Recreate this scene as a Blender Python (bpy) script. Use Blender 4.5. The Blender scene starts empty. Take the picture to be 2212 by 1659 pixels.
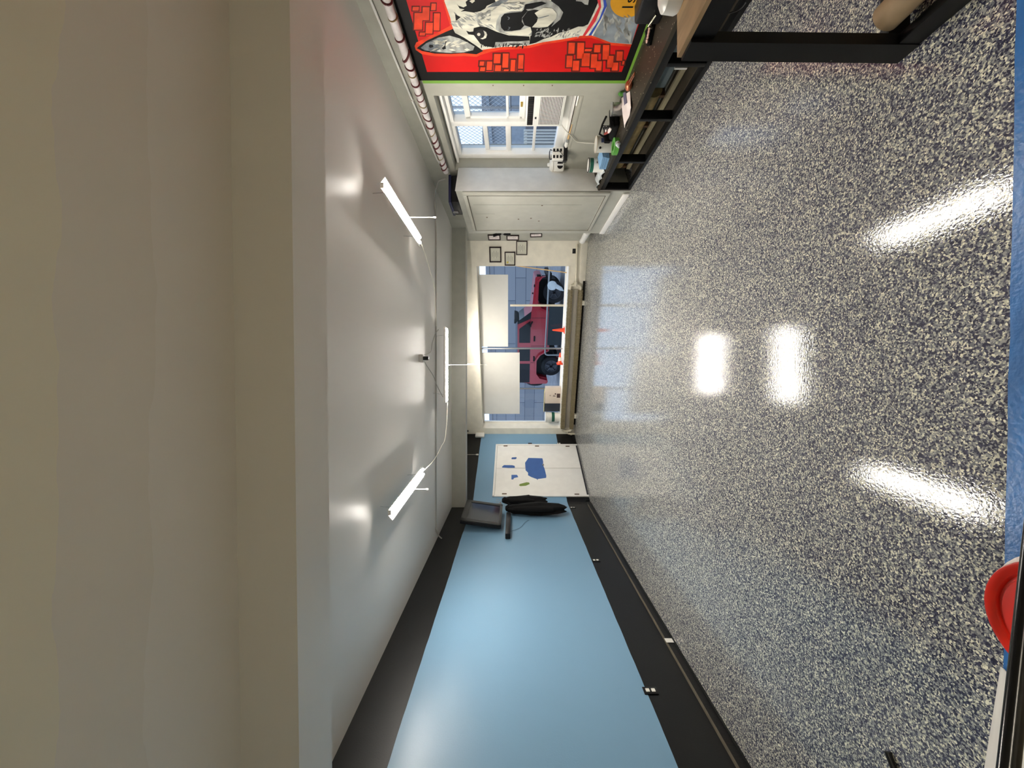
import bpy, bmesh, math, random
from mathutils import Vector, Matrix
random.seed(7)
S = bpy.context.scene
C = S.collection
PI = math.pi
# ---------------------------------------------------------------- camera
# The phone was held sideways: the camera is rolled 90 degrees, world up points to image left.
F = 830.0; HX = 1110.5; CY = 829.5; EH = 1.6
cd = bpy.data.cameras.new('camera'); cam = bpy.data.objects.new('camera', cd); C.objects.link(cam)
cd.sensor_fit = 'HORIZONTAL'; cd.sensor_width = 36.0; cd.lens = 36.0 * F / 2212.0
cd.shift_x = -(HX - 1106.0) / 2212.0
cd.clip_start = 0.05; cd.clip_end = 200
cam.matrix_world = Matrix(((0, 1, 0, 0), (0, 0, -1, 0), (-1, 0, 0, EH), (0, 0, 0, 1)))
S.camera = cam
# ---------------------------------------------------------------- world
w = bpy.data.worlds.new('world'); S.world = w; w.use_nodes = True
nt = w.node_tree; nt.nodes.clear()
wo = nt.nodes.new('ShaderNodeOutputWorld'); bg = nt.nodes.new('ShaderNodeBackground')
sky = nt.nodes.new('ShaderNodeTexSky'); sky.sky_type = 'NISHITA'; sky.sun_disc = False
sky.sun_elevation = math.radians(38); sky.sun_rotation = math.radians(200); sky.dust_density = 3.0; sky.air_density = 1.2
mixw = nt.nodes.new('ShaderNodeMix'); mixw.data_type = 'RGBA'; mixw.inputs[0].default_value = 0.88
mixw.inputs[7].default_value = (7.3, 7.8, 8.6, 1)
nt.links.new(sky.outputs[0], mixw.inputs[6]); nt.links.new(mixw.outputs[2], bg.inputs[0])
bg.inputs[1].default_value = 0.27
nt.links.new(bg.outputs[0], wo.inputs[0])
LAMP = 160.0          # emission of the fluorescent tubes
vs = S.view_settings
S.display_settings.display_device = 'sRGB'
vs.view_transform = 'Standard'; vs.look = 'None'; vs.gamma = 1.0; vs.exposure = 0.0
try: vs.use_curve_mapping = False
except Exception: pass
# ---------------------------------------------------------------- materials
def lin(c):
    r = []
    for v in c:
        v = v / 255.0
        r.append(v / 12.92 if v <= 0.04045 else ((v + 0.055) / 1.055) ** 2.4)
    return (r[0], r[1], r[2], 1.0)
MATS = {}
def mat(name, col, rough=0.5, metal=0.0, var=0.06, scale=6.0, bump=0.0, bscale=60.0, coat=0.0, spec=None, stretch=None):
    if spec is None and max(col) < 40: spec = 0.25
    if name in MATS: return MATS[name]
    m = bpy.data.materials.new(name); m.use_nodes = True; MATS[name] = m
    n = m.node_tree.nodes; l = m.node_tree.links; b = n['Principled BSDF']
    b.inputs['Roughness'].default_value = rough; b.inputs['Metallic'].default_value = metal
    if coat: b.inputs['Coat Weight'].default_value = coat; b.inputs['Coat Roughness'].default_value = 0.05
    if spec is not None: b.inputs['Specular IOR Level'].default_value = spec
    tc = n.new('ShaderNodeTexCoord'); src = tc.outputs['Object']
    if stretch:
        mp = n.new('ShaderNodeMapping'); mp.inputs['Scale'].default_value = stretch
        l.new(src, mp.inputs[0]); src = mp.outputs[0]
    nz = n.new('ShaderNodeTexNoise'); nz.inputs['Scale'].default_value = scale; nz.inputs['Detail'].default_value = 4
    l.new(src, nz.inputs['Vector'])
    cr = n.new('ShaderNodeValToRGB'); L = lin(col)
    cr.color_ramp.elements[0].position = 0.3; cr.color_ramp.elements[1].position = 0.7
    cr.color_ramp.elements[0].color = (L[0] * (1 - var), L[1] * (1 - var), L[2] * (1 - var), 1)
    cr.color_ramp.elements[1].color = (min(1, L[0] * (1 + var)), min(1, L[1] * (1 + var)), min(1, L[2] * (1 + var)), 1)
    l.new(nz.outputs[0], cr.inputs[0]); l.new(cr.outputs[0], b.inputs['Base Color'])
    if bump:
        nb = n.new('ShaderNodeTexNoise'); nb.inputs['Scale'].default_value = bscale; l.new(src, nb.inputs['Vector'])
        bp = n.new('ShaderNodeBump'); bp.inputs['Strength'].default_value = bump; bp.inputs['Distance'].default_value = 0.01
        l.new(nb.outputs[0], bp.inputs['Height']); l.new(bp.outputs[0], b.inputs['Normal'])
    return m
def emis(name, col, st):
    m = bpy.data.materials.new(name); m.use_nodes = True; n = m.node_tree.nodes; b = n['Principled BSDF']
    b.inputs['Base Color'].default_value = (0.9, 0.9, 0.9, 1)
    b.inputs['Emission Color'].default_value = lin(col); b.inputs['Emission Strength'].default_value = st
    return m
def glass(name, tint=(225, 235, 245), alpha=0.12):
    m = bpy.data.materials.new(name); m.use_nodes = True; n = m.node_tree.nodes; l = m.node_tree.links
    n.remove(n['Principled BSDF']); o = n['Material Output']
    t = n.new('ShaderNodeBsdfTransparent'); t.inputs[0].default_value = lin(tint)
    g = n.new('ShaderNodeBsdfGlossy'); g.inputs['Roughness'].default_value = 0.02
    fr = n.new('ShaderNodeFresnel'); fr.inputs[0].default_value = 1.45
    mx = n.new('ShaderNodeMixShader'); ge = n.new('ShaderNodeNewGeometry'); su = n.new('ShaderNodeMath'); su.operation = 'SUBTRACT'; su.inputs[0].default_value = 1.0
    l.new(ge.outputs['Backfacing'], su.inputs[1]); mu = n.new('ShaderNodeMath'); mu.operation = 'MULTIPLY'
    l.new(fr.outputs[0], mu.inputs[0]); l.new(su.outputs[0], mu.inputs[1]); l.new(mu.outputs[0], mx.inputs[0])
    l.new(t.outputs[0], mx.inputs[1]); l.new(g.outputs[0], mx.inputs[2]); l.new(mx.outputs[0], o.inputs[0])
    return m
def band_wall():
    m = bpy.data.materials.new('blue_wall_black_bands'); m.use_nodes = True; n = m.node_tree.nodes; l = m.node_tree.links
    b = n['Principled BSDF']; b.inputs['Roughness'].default_value = 0.33; b.inputs['Specular IOR Level'].default_value = 0.32
    g = n.new('ShaderNodeNewGeometry'); sp = n.new('ShaderNodeSeparateXYZ'); l.new(g.outputs['Position'], sp.inputs[0])
    nz = n.new('ShaderNodeTexNoise'); nz.inputs['Scale'].default_value = 2.2; l.new(g.outputs['Position'], nz.inputs['Vector'])
    ad = n.new('ShaderNodeMath'); ad.operation = 'MULTIPLY_ADD'; ad.inputs[1].default_value = 0.016; l.new(nz.outputs[0], ad.inputs[0]); l.new(sp.outputs[2], ad.inputs[2])
    lo = n.new('ShaderNodeMath'); lo.operation = 'LESS_THAN'; lo.inputs[1].default_value = 0.49; l.new(ad.outputs[0], lo.inputs[0])
    hi = n.new('ShaderNodeMath'); hi.operation = 'GREATER_THAN'; hi.inputs[1].default_value = 2.475; l.new(ad.outputs[0], hi.inputs[0])
    mx = n.new('ShaderNodeMath'); mx.operation = 'MAXIMUM'; l.new(lo.outputs[0], mx.inputs[0]); l.new(hi.outputs[0], mx.inputs[1])
    mc = n.new('ShaderNodeMix'); mc.data_type = 'RGBA'; l.new(mx.outputs[0], mc.inputs[0])
    mc.inputs[6].default_value = lin((122, 160, 188)); mc.inputs[7].default_value = lin((9, 9, 9))
    l.new(mc.outputs[2], b.inputs['Base Color'])
    rr = n.new('ShaderNodeMapRange'); rr.inputs[3].default_value = 0.3; rr.inputs[4].default_value = 0.42
    l.new(mx.outputs[0], rr.inputs[0]); l.new(rr.outputs[0], b.inputs['Roughness'])
    nb = n.new('ShaderNodeTexNoise'); nb.inputs['Scale'].default_value = 90; l.new(g.outputs['Position'], nb.inputs['Vector'])
    bp = n.new('ShaderNodeBump'); bp.inputs['Strength'].default_value = 0.06; bp.inputs['Distance'].default_value = 0.01
    l.new(nb.outputs[0], bp.inputs['Height']); l.new(bp.outputs[0], b.inputs['Normal'])
    return m
def flake_floor():
    m = bpy.data.materials.new('epoxy_flake'); m.use_nodes = True; n = m.node_tree.nodes; l = m.node_tree.links
    b = n['Principled BSDF']; b.inputs['Roughness'].default_value = 0.55; b.inputs['Specular IOR Level'].default_value = 0.2
    b.inputs['Coat Weight'].default_value = 0.8; b.inputs['Coat Roughness'].default_value = 0.045; b.inputs['Coat IOR'].default_value = 1.45
    g = n.new('ShaderNodeNewGeometry')
    wz = n.new('ShaderNodeTexNoise'); wz.inputs['Scale'].default_value = 95; wz.inputs['Detail'].default_value = 2; l.new(g.outputs['Position'], wz.inputs['Vector'])
    va = n.new('ShaderNodeVectorMath'); va.operation = 'MULTIPLY_ADD'; va.inputs[1].default_value = (0.011, 0.011, 0.011)
    l.new(wz.outputs['Color'], va.inputs[0]); l.new(g.outputs['Position'], va.inputs[2])
    v = n.new('ShaderNodeTexVoronoi'); v.inputs['Scale'].default_value = 165; v.inputs['Randomness'].default_value = 1.0
    l.new(va.outputs[0], v.inputs['Vector'])
    se = n.new('ShaderNodeSeparateColor'); l.new(v.outputs['Color'], se.inputs[0])
    cr = n.new('ShaderNodeValToRGB'); cr.color_ramp.interpolation = 'CONSTANT'; e = cr.color_ramp.elements
    cols = [(0.0, (30, 31, 56)), (0.24, (56, 57, 80)), (0.38, (108, 110, 116)), (0.60, (152, 153, 150)), (0.78, (204, 203, 184)), (0.92, (240, 238, 218))]
    e[0].position = 0; e[0].color = lin(cols[0][1]); e[1].position = cols[1][0]; e[1].color = lin(cols[1][1])
    for p, c in cols[2:]:
        q = e.new(p); q.color = lin(c)
    l.new(se.outputs[0], cr.inputs[0]); l.new(cr.outputs[0], b.inputs['Base Color'])
    nb = n.new('ShaderNodeTexNoise'); nb.inputs['Scale'].default_value = 85; nb.inputs['Detail'].default_value = 3; l.new(g.outputs['Position'], nb.inputs['Vector'])
    bp = n.new('ShaderNodeBump'); bp.inputs['Strength'].default_value = 0.12; bp.inputs['Distance'].default_value = 0.004
    l.new(nb.outputs[0], bp.inputs['Height']); l.new(bp.outputs[0], b.inputs['Normal']); l.new(bp.outputs[0], b.inputs['Coat Normal'])
    return m
def ceiling_mat():
    m = bpy.data.materials.new('ceiling_paint'); m.use_nodes = True; n = m.node_tree.nodes; l = m.node_tree.links
    b = n['Principled BSDF']; b.inputs['Roughness'].default_value = 0.42
    g = n.new('ShaderNodeNewGeometry'); sp = n.new('ShaderNodeSeparateXYZ'); l.new(g.outputs['Position'], sp.inputs[0])
    nz = n.new('ShaderNodeTexNoise'); nz.inputs['Scale'].default_value = 1.6; nz.inputs['Detail'].default_value = 5; l.new(g.outputs['Position'], nz.inputs['Vector'])
    ad = n.new('ShaderNodeMath'); ad.operation = 'MULTIPLY_ADD'; ad.inputs[1].default_value = 0.18; l.new(nz.outputs[0], ad.inputs[0]); l.new(sp.outputs[1], ad.inputs[2])
    cr = n.new('ShaderNodeValToRGB'); cr.color_ramp.interpolation = 'CONSTANT'; e = cr.color_ramp.elements
    mr = n.new('ShaderNodeMapRange'); mr.inputs[1].default_value = 0; mr.inputs[2].default_value = 3
    l.new(ad.outputs[0], mr.inputs[0]); l.new(mr.outputs[0], cr.inputs[0])
    e[0].position = 0; e[0].color = lin((228, 224, 208)); e[1].position = 0.385; e[1].color = lin((224, 220, 213))
    q = e.new(0.47); q.color = lin((228, 225, 220))
    l.new(cr.outputs[0], b.inputs['Base Color'])
    nb = n.new('ShaderNodeTexNoise'); nb.inputs['Scale'].default_value = 4; l.new(g.outputs['Position'], nb.inputs['Vector'])
    bp = n.new('ShaderNodeBump'); bp.inputs['Strength'].default_value = 0.12; bp.inputs['Distance'].default_value = 0.02
    l.new(nb.outputs[0], bp.inputs['Height']); l.new(bp.outputs[0], b.inputs['Normal'])
    return m
def speckle(name, base, dots, scale, thr, rough=0.55):
    m = bpy.data.materials.new(name); m.use_nodes = True; n = m.node_tree.nodes; l = m.node_tree.links
    b = n['Principled BSDF']; b.inputs['Roughness'].default_value = rough; b.inputs['Specular IOR Level'].default_value = 0.2
    tc = n.new('ShaderNodeTexCoord'); v = n.new('ShaderNodeTexVoronoi'); v.inputs['Scale'].default_value = scale
    l.new(tc.outputs['Object'], v.inputs['Vector'])
    lt = n.new('ShaderNodeMath'); lt.operation = 'LESS_THAN'; lt.inputs[1].default_value = thr; l.new(v.outputs['Distance'], lt.inputs[0])
    mc = n.new('ShaderNodeMix'); mc.data_type = 'RGBA'; l.new(lt.outputs[0], mc.inputs[0])
    mc.inputs[6].default_value = lin(base); mc.inputs[7].default_value = lin(dots)
    l.new(mc.outputs[2], b.inputs['Base Color']); return m
m_ceil = ceiling_mat(); m_band = band_wall(); m_floor = flake_floor()
m_grey = mat('grey_wall_paint', (168, 168, 158), 0.45, bump=0.05)
m_greyd = mat('blue_grey_wall_paint', (160, 159, 147), 0.5, bump=0.05)
m_cream = mat('cream_wall_paint', (236, 230, 214), 0.45, bump=0.05)
m_white = mat('white_gloss_paint', (246, 244, 238), 0.35, var=0.03)
m_pil = mat('pale_pipe_and_lit_face', (226, 224, 218), 0.45, bump=0.05)
m_trim = mat('grey_trim_paint', (178, 177, 166), 0.4)
m_black = mat('black_paint', (10, 10, 10), 0.42, var=0.2, bump=0.1)
m_blackw = speckle('black_painted_wood', (7, 7, 8), (110, 108, 98), 9, 0.035, 0.45)
m_bench = speckle('dark_worn_bench_top', (46, 41, 32), (170, 165, 140), 26, 0.13, 0.5)
m_conc = mat('bare_concrete', (150, 140, 116), 0.8, var=0.25, scale=18, bump=0.3)
m_tape = mat('blue_tape', (38, 104, 172), 0.35, var=0.12, scale=14, bump=0.2)
m_tapebl = mat('blue_tape_patch', (58, 96, 160), 0.6)
m_tapegr = mat('green_tape_patch', (118, 140, 62), 0.6)
m_metal = mat('galvanised_metal', (165, 165, 165), 0.35, 0.8)
m_alu = mat('brushed_aluminium', (150, 152, 152), 0.4, 0.6)
m_pipe = mat('cream_pipe_paint', (205, 198, 178), 0.4)
m_condw = mat('painted_conduit', (168, 164, 158), 0.4)
m_rust = mat('aged_brass_fins', (150, 138, 108), 0.5, 0.3, var=0.45, scale=14, stretch=(30, 30, 1))
m_tan = mat('stained_tan_pipe', (156, 134, 88), 0.6, var=0.3, scale=12)
m_ply = mat('plywood', (160, 132, 96), 0.6, var=0.3, scale=7, stretch=(3, 0.6, 1))
m_tube = emis('fluorescent_tube', (255, 248, 238), LAMP)
m_cable = mat('white_cable', (216, 212, 200), 0.4)
m_blackp = mat('black_plastic', (20, 20, 22), 0.35)
m_whitep = mat('white_plastic', (236, 234, 226), 0.3, var=0.02)
m_glass = glass('window_glass')
m_orange = mat('orange_plastic', (240, 72, 28), 0.4)
m_red = mat('red_plastic', (214, 38, 22), 0.28, var=0.03)
m_green = mat('dark_green_label', (18, 84, 66), 0.5)
m_lgreen = mat('green_tape_roll', (84, 150, 62), 0.45)
m_board = mat('white_board', (240, 236, 226), 0.5, var=0.03)
def add_translucency(m, f):
    n = m.node_tree.nodes; l = m.node_tree.links; b = n['Principled BSDF']; t = n.new('ShaderNodeBsdfTranslucent'); t.inputs[0].default_value = lin((238, 236, 230))
    mx = n.new('ShaderNodeMixShader'); mx.inputs[0].default_value = f
    l.new(b.outputs[0], mx.inputs[1]); l.new(t.outputs[0], mx.inputs[2]); l.new(mx.outputs[0], n['Material Output'].inputs[0])
add_translucency(m_board, .45)
m_brown = mat('brown_box_print', (66, 44, 40), 0.6)
m_yellow = mat('yellow_card', (214, 200, 130), 0.6)
m_wood = mat('light_wood', (206, 172, 118), 0.55, var=0.15)
m_cloth = mat('black_cloth', (6, 6, 7), 0.9, var=0.3, bump=0.5, bscale=40)
m_frame = mat('dark_brown_frame', (38, 22, 20), 0.4)
m_paper = mat('aged_paper', (214, 212, 196), 0.6, var=0.08)
m_paperw = mat('white_paper', (236, 226, 222), 0.6, var=0.04)
m_cloudy = mat('milky_plastic_sheet', (202, 208, 210), 0.25, var=0.1, bump=0.5, bscale=20)
m_bluecl = mat('blue_paper_towel', (120, 160, 196), 0.75)
m_hinge = mat('brown_hinge', (120, 100, 84), 0.4, 0.5)
# ---------------------------------------------------------------- pixel/plane maths
def P(x, y, D): return Vector(((CY - y) * D / F, D, EH - (x - HX) * D / F))
class Frame:
    """vertical plane: origin o (x,y), u along it, n out into the room"""
    def __init__(s, o, u, n):
        s.o = Vector((o[0], o[1], 0)); s.u = Vector((u[0], u[1], 0)).normalized(); s.n = Vector((n[0], n[1], 0)).normalized()
        s.M = Matrix(((s.u.x, s.n.x, 0, s.o.x), (s.u.y, s.n.y, 0, s.o.y), (0, 0, 1, 0), (0, 0, 0, 1)))
    def hit(s, x, y, off=0.0):
        d = P(x, y, 1.0) - Vector((0, 0, EH)); o = s.o + s.n * off
        t = (o - Vector((0, 0, EH))).xy.dot(s.n.xy) / d.xy.dot(s.n.xy)
        return Vector((0, 0, EH)) + d * t
    def loc(s, x, y, off=0.0):
        p = s.hit(x, y, off) - s.o; return (p.dot(s.u), p.z)
    def w(s, u, n, z): return s.M @ Vector((u, n, z))
def Z(x, y, z): return P(x, y, (EH - z) * F / (x - HX))
LF = Frame((-2.676, 0), (0.0238, 1), (1, -0.0238))
AF = Frame((-2.483, 8.10), (0.4762, 0.8794), (0.8794, -0.4762))
BF = Frame((-1.33, 10.23), (1, -0.4317), (-0.4317, -1))
RF = Frame((2.96, 0), (0.0295, 1), (-1, 0.0295))
CF = Frame((2.517, 0), (0.0245, 1), (-1, 0.0245))
I4 = Matrix.Identity(4)
def frameM(f): return f.M
# ---------------------------------------------------------------- mesh builder
class MB:
    def __init__(s, M=None): s.bm = bmesh.new(); s.M = M or I4
    def _t(s, vs, M=None):
        T = s.M @ (M or I4)
        for v in vs: v.co = T @ v.co
    def box(s, a, b, bev=0.0, M=None):
        x0, y0, z0 = [min(a[i], b[i]) for i in range(3)]; x1, y1, z1 = [max(a[i], b[i]) for i in range(3)]
        vs = [s.bm.verts.new(c) for c in ((x0, y0, z0), (x1, y0, z0), (x1, y1, z0), (x0, y1, z0), (x0, y0, z1), (x1, y0, z1), (x1, y1, z1), (x0, y1, z1))]
        fs = [s.bm.faces.new([vs[i] for i in f]) for f in ((0, 3, 2, 1), (4, 5, 6, 7), (0, 1, 5, 4), (1, 2, 6, 5), (2, 3, 7, 6), (3, 0, 4, 7))]
        if bev:
            ed = list({e for f in fs for e in f.edges})
            r = bmesh.ops.bevel(s.bm, geom=ed, offset=bev, segments=2, affect='EDGES', profile=0.5)
            vs = list({v for f in r['faces'] for v in f.verts} | {v for v in vs if v.is_valid})
        s._t(vs, M); return s
    def prism(s, pts, ext, M=None):
        """pts: 3D polygon, ext: vector"""
        ext = Vector(ext); a = [s.bm.verts.new(p) for p in pts]; b = [s.bm.verts.new(Vector(p) + ext) for p in pts]
        n = len(pts)
        s.bm.faces.new(a); s.bm.faces.new(b[::-1])
        for i in range(n): s.bm.faces.new((a[i], b[i], b[(i + 1) % n], a[(i + 1) % n]))
        s._t(a + b, M); return s
    def face(s, pts, M=None):
        a = [s.bm.verts.new(p) for p in pts]; s.bm.faces.new(a); s._t(a, M); return s
    def tube(s, pts, r, seg=10, caps=True, M=None):
        pts = [Vector(p) for p in pts]; n = len(pts); rs = r if isinstance(r, (list, tuple)) else [r] * n
        rings = []; up = None
        for i, p in enumerate(pts):
            d = (pts[min(i + 1, n - 1)] - pts[max(i - 1, 0)]).normalized()
            if up is None:
                up = Vector((0, 0, 1)) if abs(d.z) < 0.9 else Vector((1, 0, 0))
            a = d.cross(up).normalized(); up = a.cross(d).normalized()
            rings.append([s.bm.verts.new(p + (a * math.cos(2 * PI * k / seg) + up * math.sin(2 * PI * k / seg)) * rs[i]) for k in range(seg)])
        for i in range(n - 1):
            for k in range(seg):
                s.bm.faces.new((rings[i][k], rings[i][(k + 1) % seg], rings[i + 1][(k + 1) % seg], rings[i + 1][k]))
        if caps:
            s.bm.faces.new(rings[0][::-1]); s.bm.faces.new(rings[-1])
        s._t([v for q in rings for v in q], M); return s
    def lathe(s, prof, c=(0, 0, 0), seg=28, M=None, caps=True):
        T = Matrix.Translation(c); rings = []
        for r, z in prof:
            rings.append([s.bm.verts.new((max(r, 1e-4) * math.cos(2 * PI * k / seg), max(r, 1e-4) * math.sin(2 * PI * k / seg), z)) for k in range(seg)])
        for i in range(len(prof) - 1):
            for k in range(seg):
                s.bm.faces.new((rings[i][k], rings[i][(k + 1) % seg], rings[i + 1][(k + 1) % seg], rings[i + 1][k]))
        if caps: s.bm.faces.new(rings[0][::-1]); s.bm.faces.new(rings[-1])
        s._t([v for q in rings for v in q], (M or I4) @ T); return s
    def ball(s, c, r, sc=(1, 1, 1), M=None):
        g = bmesh.ops.create_uvsphere(s.bm, u_segments=16, v_segments=10, radius=r)
        for v in g['verts']: v.co = Vector((v.co.x * sc[0], v.co.y * sc[1], v.co.z * sc[2])) + Vector(c)
        s._t(g['verts'], M); return s
BASE = {}
def link(name, mb, m, parent=None, base=None, ang=35):
    bm = mb.bm; bmesh.ops.recalc_face_normals(bm, faces=bm.faces)
    me = bpy.data.meshes.new(name)
    if parent is not None: b = BASE[parent.name]
    elif base is not None: b = Vector(base)
    else:
        xs = [v.co for v in bm.verts]
        b = Vector(((min(v.x for v in xs) + max(v.x for v in xs)) / 2, (min(v.y for v in xs) + max(v.y for v in xs)) / 2, min(v.z for v in xs)))
    for v in bm.verts: v.co -= b
    bm.to_mesh(me); bm.free()
    me.polygons.foreach_set('use_smooth', [True] * len(me.polygons)); me.set_sharp_from_angle(angle=math.radians(ang))
    o = bpy.data.objects.new(name, me); C.objects.link(o)
    if isinstance(m, (list, tuple)):
        for q in m: me.materials.append(q)
    else: me.materials.append(m)
    if parent is not None: o.parent = parent
    else: o.location = b
    BASE[o.name] = b
    return o
def tag(o, label, cat, group=None, kind=None):
    o['label'] = label; o['category'] = cat
    if group: o['group'] = group
    if kind: o['kind'] = kind
    return o
def thing(name, label, cat, loc, group=None):
    o = bpy.data.objects.new(name, None); o.empty_display_size = 0.1; C.objects.link(o); o.location = loc
    BASE[o.name] = Vector(loc); return tag(o, label, cat, group)
def struct(name, mb, m, label=None):
    o = link(name, mb, m); o['kind'] = 'structure'
    if label: o['label'] = label
    return o
# ================================================================ SETTING
CZ = 2.858
floor = struct('floor', MB().prism([(-3.6, 1.262, 0), (3.6, 1.15, 0), (3.6, 8.6, 0), (-1.3, 10.9, 0), (-3.6, 8.4, 0)], (0, 0, -0.05)), m_floor, 'glossy blue grey and cream flake epoxy floor')
struct('floor', MB().prism([(-3.6, 1.262, -0.002), (3.6, 1.15, -0.002), (3.6, -2.6, -0.002), (-3.6, -2.6, -0.002)], (0, 0, -0.05)), m_conc, 'bare brown concrete floor in the foreground')
struct('ceiling', MB().box((-3.3, -2.6, CZ), (4.2, 11.0, CZ + 0.15)), m_ceil, 'glossy off white ceiling')
# foreground ceiling beam and far beam
struct('trim_1', MB().prism([(-3.1, 1.80, 2.59), (3.4, 1.657, 2.59), (3.4, 1.96, 2.59), (-3.1, 2.115, 2.59)], (0, 0, CZ - 2.59 + 0.01)), m_ceil, 'boxed ceiling beam overhead, nearest the camera')
struct('trim_2', MB().box((-2.6, 7.76, 2.588), (3.4, 8.02, CZ + 0.01)).box((-2.6, 7.745, 2.575), (3.4, 7.99, 2.60)), m_grey, 'grey ceiling beam in front of the big window')
# left wall and angled wall
ml = MB(frameM(LF)); ml.box((-2.6, 0, 0), (8.14, -0.14, CZ)); struct('wall_left', ml, m_band, 'blue wall with black bands along floor and ceiling')
ma = MB(frameM(AF)); ma.box((-0.02, 0, 0), (2.46, -0.14, CZ)); struct('wall_corner', ma, m_band, 'short angled blue wall holding the white double door')
# rear wall behind the camera
struct('wall_rear', MB().box((-3.0, -2.75, 0), (3.6, -2.6, CZ)), m_cream, 'wall behind the camera')
# back wall with window opening
WZ0, WZ1, WU0, WU1, WD = 0.385, 2.435, 0.175, 4.296, 0.33
mb_ = MB(frameM(BF))
mb_.box((-0.1, 0, 0), (WU0, -0.40, CZ)).box((WU1, 0, 0), (5.1, -0.40, CZ)).box((WU0, 0, WZ1), (WU1, -0.40, CZ)).box((WU0, 0, 0), (WU1, -0.40, WZ0))
struct('wall_back', mb_, m_cream, 'cream end wall around the big shop window')
struct('trim_3', MB(frameM(BF)).box((WU0, 0.012, WZ0 - 0.015), (WU1, -WD, WZ0 + 0.006)), m_white, 'white sill of the big window')
# right wall with window recess
RU0, RU1, RZ0, RZ1, RDp = 4.11, 5.612, 0.885, 2.46, 0.18
WNU0, WNU1, WNZ0, WNZ1 = 4.02, 5.56, 0.985, 2.40
mr_ = MB(frameM(RF))
mr_.box((-2.6, 0, 0), (RU0, -RDp, CZ)).box((RU1, 0, 0), (8.35, -RDp, CZ)).box((RU0, 0, RZ1), (RU1, -RDp, CZ)).box((RU0, 0, 0), (RU1, -RDp, RZ0))
# backing behind the recess around the window itself
mr_.box((3.7, -RDp, 0), (WNU0, -0.34, CZ)).box((WNU1, -RDp, 0), (6.0, -0.34, CZ)).box((WNU0, -RDp, WNZ1), (WNU1, -0.34, CZ)).box((WNU0, -RDp, 0), (WNU1, -0.34, WNZ0))
struct('wall_right', mr_, m_greyd, 'grey wall with the recessed window and mural')
# closet block
A_, B_, C_, D_ = (2.646, 5.27), (3.14, 5.60), (2.685, 6.845), (3.17, 6.845)
mc_ = MB(); mc_.prism([(A_[0] + 0.01, A_[1] + 0.012, 0), (C_[0], C_[1], 0), (D_[0], D_[1], 0), (B_[0], B_[1], 0)], (0, 0, 2.405))
struct('wall_closet', mc_, m_grey, 'built out grey closet block beside the bench')
mc2 = MB(); dv = (Vector(B_) - Vector(A_)).normalized(); nv = Vector((dv.y, -dv.x))
a0 = Vector(A_); b0 = Vector(B_)
mc2.prism([(a0.x, a0.y, 0), (b0.x, b0.y, 0), (b0.x - nv.x * -0.012, b0.y + nv.y * -0.012 * -1, 0), (a0.x + 0.012, a0.y + 0.004, 0)], (0, 0, 2.41))
struct('closet_lit_face', mc2, m_pil, 'closet block front face with window light in its colour')  # paler than the block: window light put into the colour
# closet door panel + trim
du0, du1 = CF.loc(1010, 419)[0], CF.loc(1029, 494.5)[0]
d2 = MB(frameM(CF)); d2.box((du0, 0.006, 0.335), (du1, 0.018, 2.25), 0.003)
d2o = struct('door_2', d2, m_trim, 'flat grey closet door panel')
link('door_gap', MB(frameM(CF)).box((du0 - .012, .001, .323), (du1 + .012, .0315, 2.262)).box((du0 - .002, .001, .333), (du1 + .002, .0316, 2.252)) if False else MB(frameM(CF)).box((du0 - .012, .0295, .324), (du1 + .010, .0312, .334)).box((du0 - .012, .0295, 2.251), (du1 + .010, .0312, 2.262)).box((du0 - .012, .0295, .324), (du0 - .001, .0312, 2.262)).box((du1 + .001, .0295, .324), (du1 + .010, .0312, 2.262)), mat('gap_brown', (92, 84, 72), .7), d2o)
q = MB(frameM(CF))
for a, b in (((du0 - .075, .335 - .06), (du0, 2.31)), ((du1, .335 - .06), (du1 + .05, 2.31)), ((du0, 2.25), (du1, 2.31)), ((du0, .275), (du1, .335))):
    q.box((a[0], 0.0, a[1]), (b[0], 0.03, b[1]), 0.005)
link('door_frame', q, m_trim, d2o)
q = MB(frameM(CF))
for (x, y) in ((1052, 467), (1171, 441), (1164, 475), (1147, 469), (1120, 471)):
    u, z = CF.loc(x, y); q.box((u - .012, .018, z - .012), (u + .012, .022, z + .012))
link('hook_screw', q, m_hinge, d2o)
q = MB(frameM(CF))
for y in (440, 459.5):
    u = CF.loc(1100, y)[0]; q.box((u - .002, .0178, .6 if y < 450 else 1.9), (u + .002, .0192, 2.2))
link('panel_seam', q, mat('seam_grey', (120, 120, 110), .6), d2o)
# baseboards
struct('baseboard_left', MB(frameM(LF)).box((0.5, 0, 0), (8.06, 0.016, 0.075)).box((0.5, 0, 0.0), (8.0, 0.03, 0.012)), m_black, 'black baseboard along the blue wall')
struct('baseboard_ridge', MB(frameM(LF)).box((0.5, 0.0, 0.075), (7.9, 0.019, 0.088)), mat('worn_baseboard_edge', (92, 84, 70), .5, var=.3), 'worn brown cap strip on the black baseboard')
struct('baseboard_closet', MB(frameM(CF)).box((5.34, 0, 0), (6.83, 0.022, 0.085), 0.004), m_white, 'white baseboard under the closet door')
struct('baseboard_back', MB(frameM(BF)).box((0.02, 0, 0), (4.8, 0.02, 0.14), 0.004), m_cream)
struct('radiator_shade_strip', MB(frameM(BF)).box((.3, .02, 0), (3.98, .03, .05)), mat('dark_shade', (20, 16, 12), .7), 'dark strip standing for the shade below the radiator')  # added dark strip standing for the shade under the radiator
struct('baseboard_corner', MB(frameM(AF)).box((0.02, 0, 0), (0.1, 0.016, 0.08)).box((2.0, 0, 0), (2.4, 0.016, 0.08)), m_black)
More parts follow.
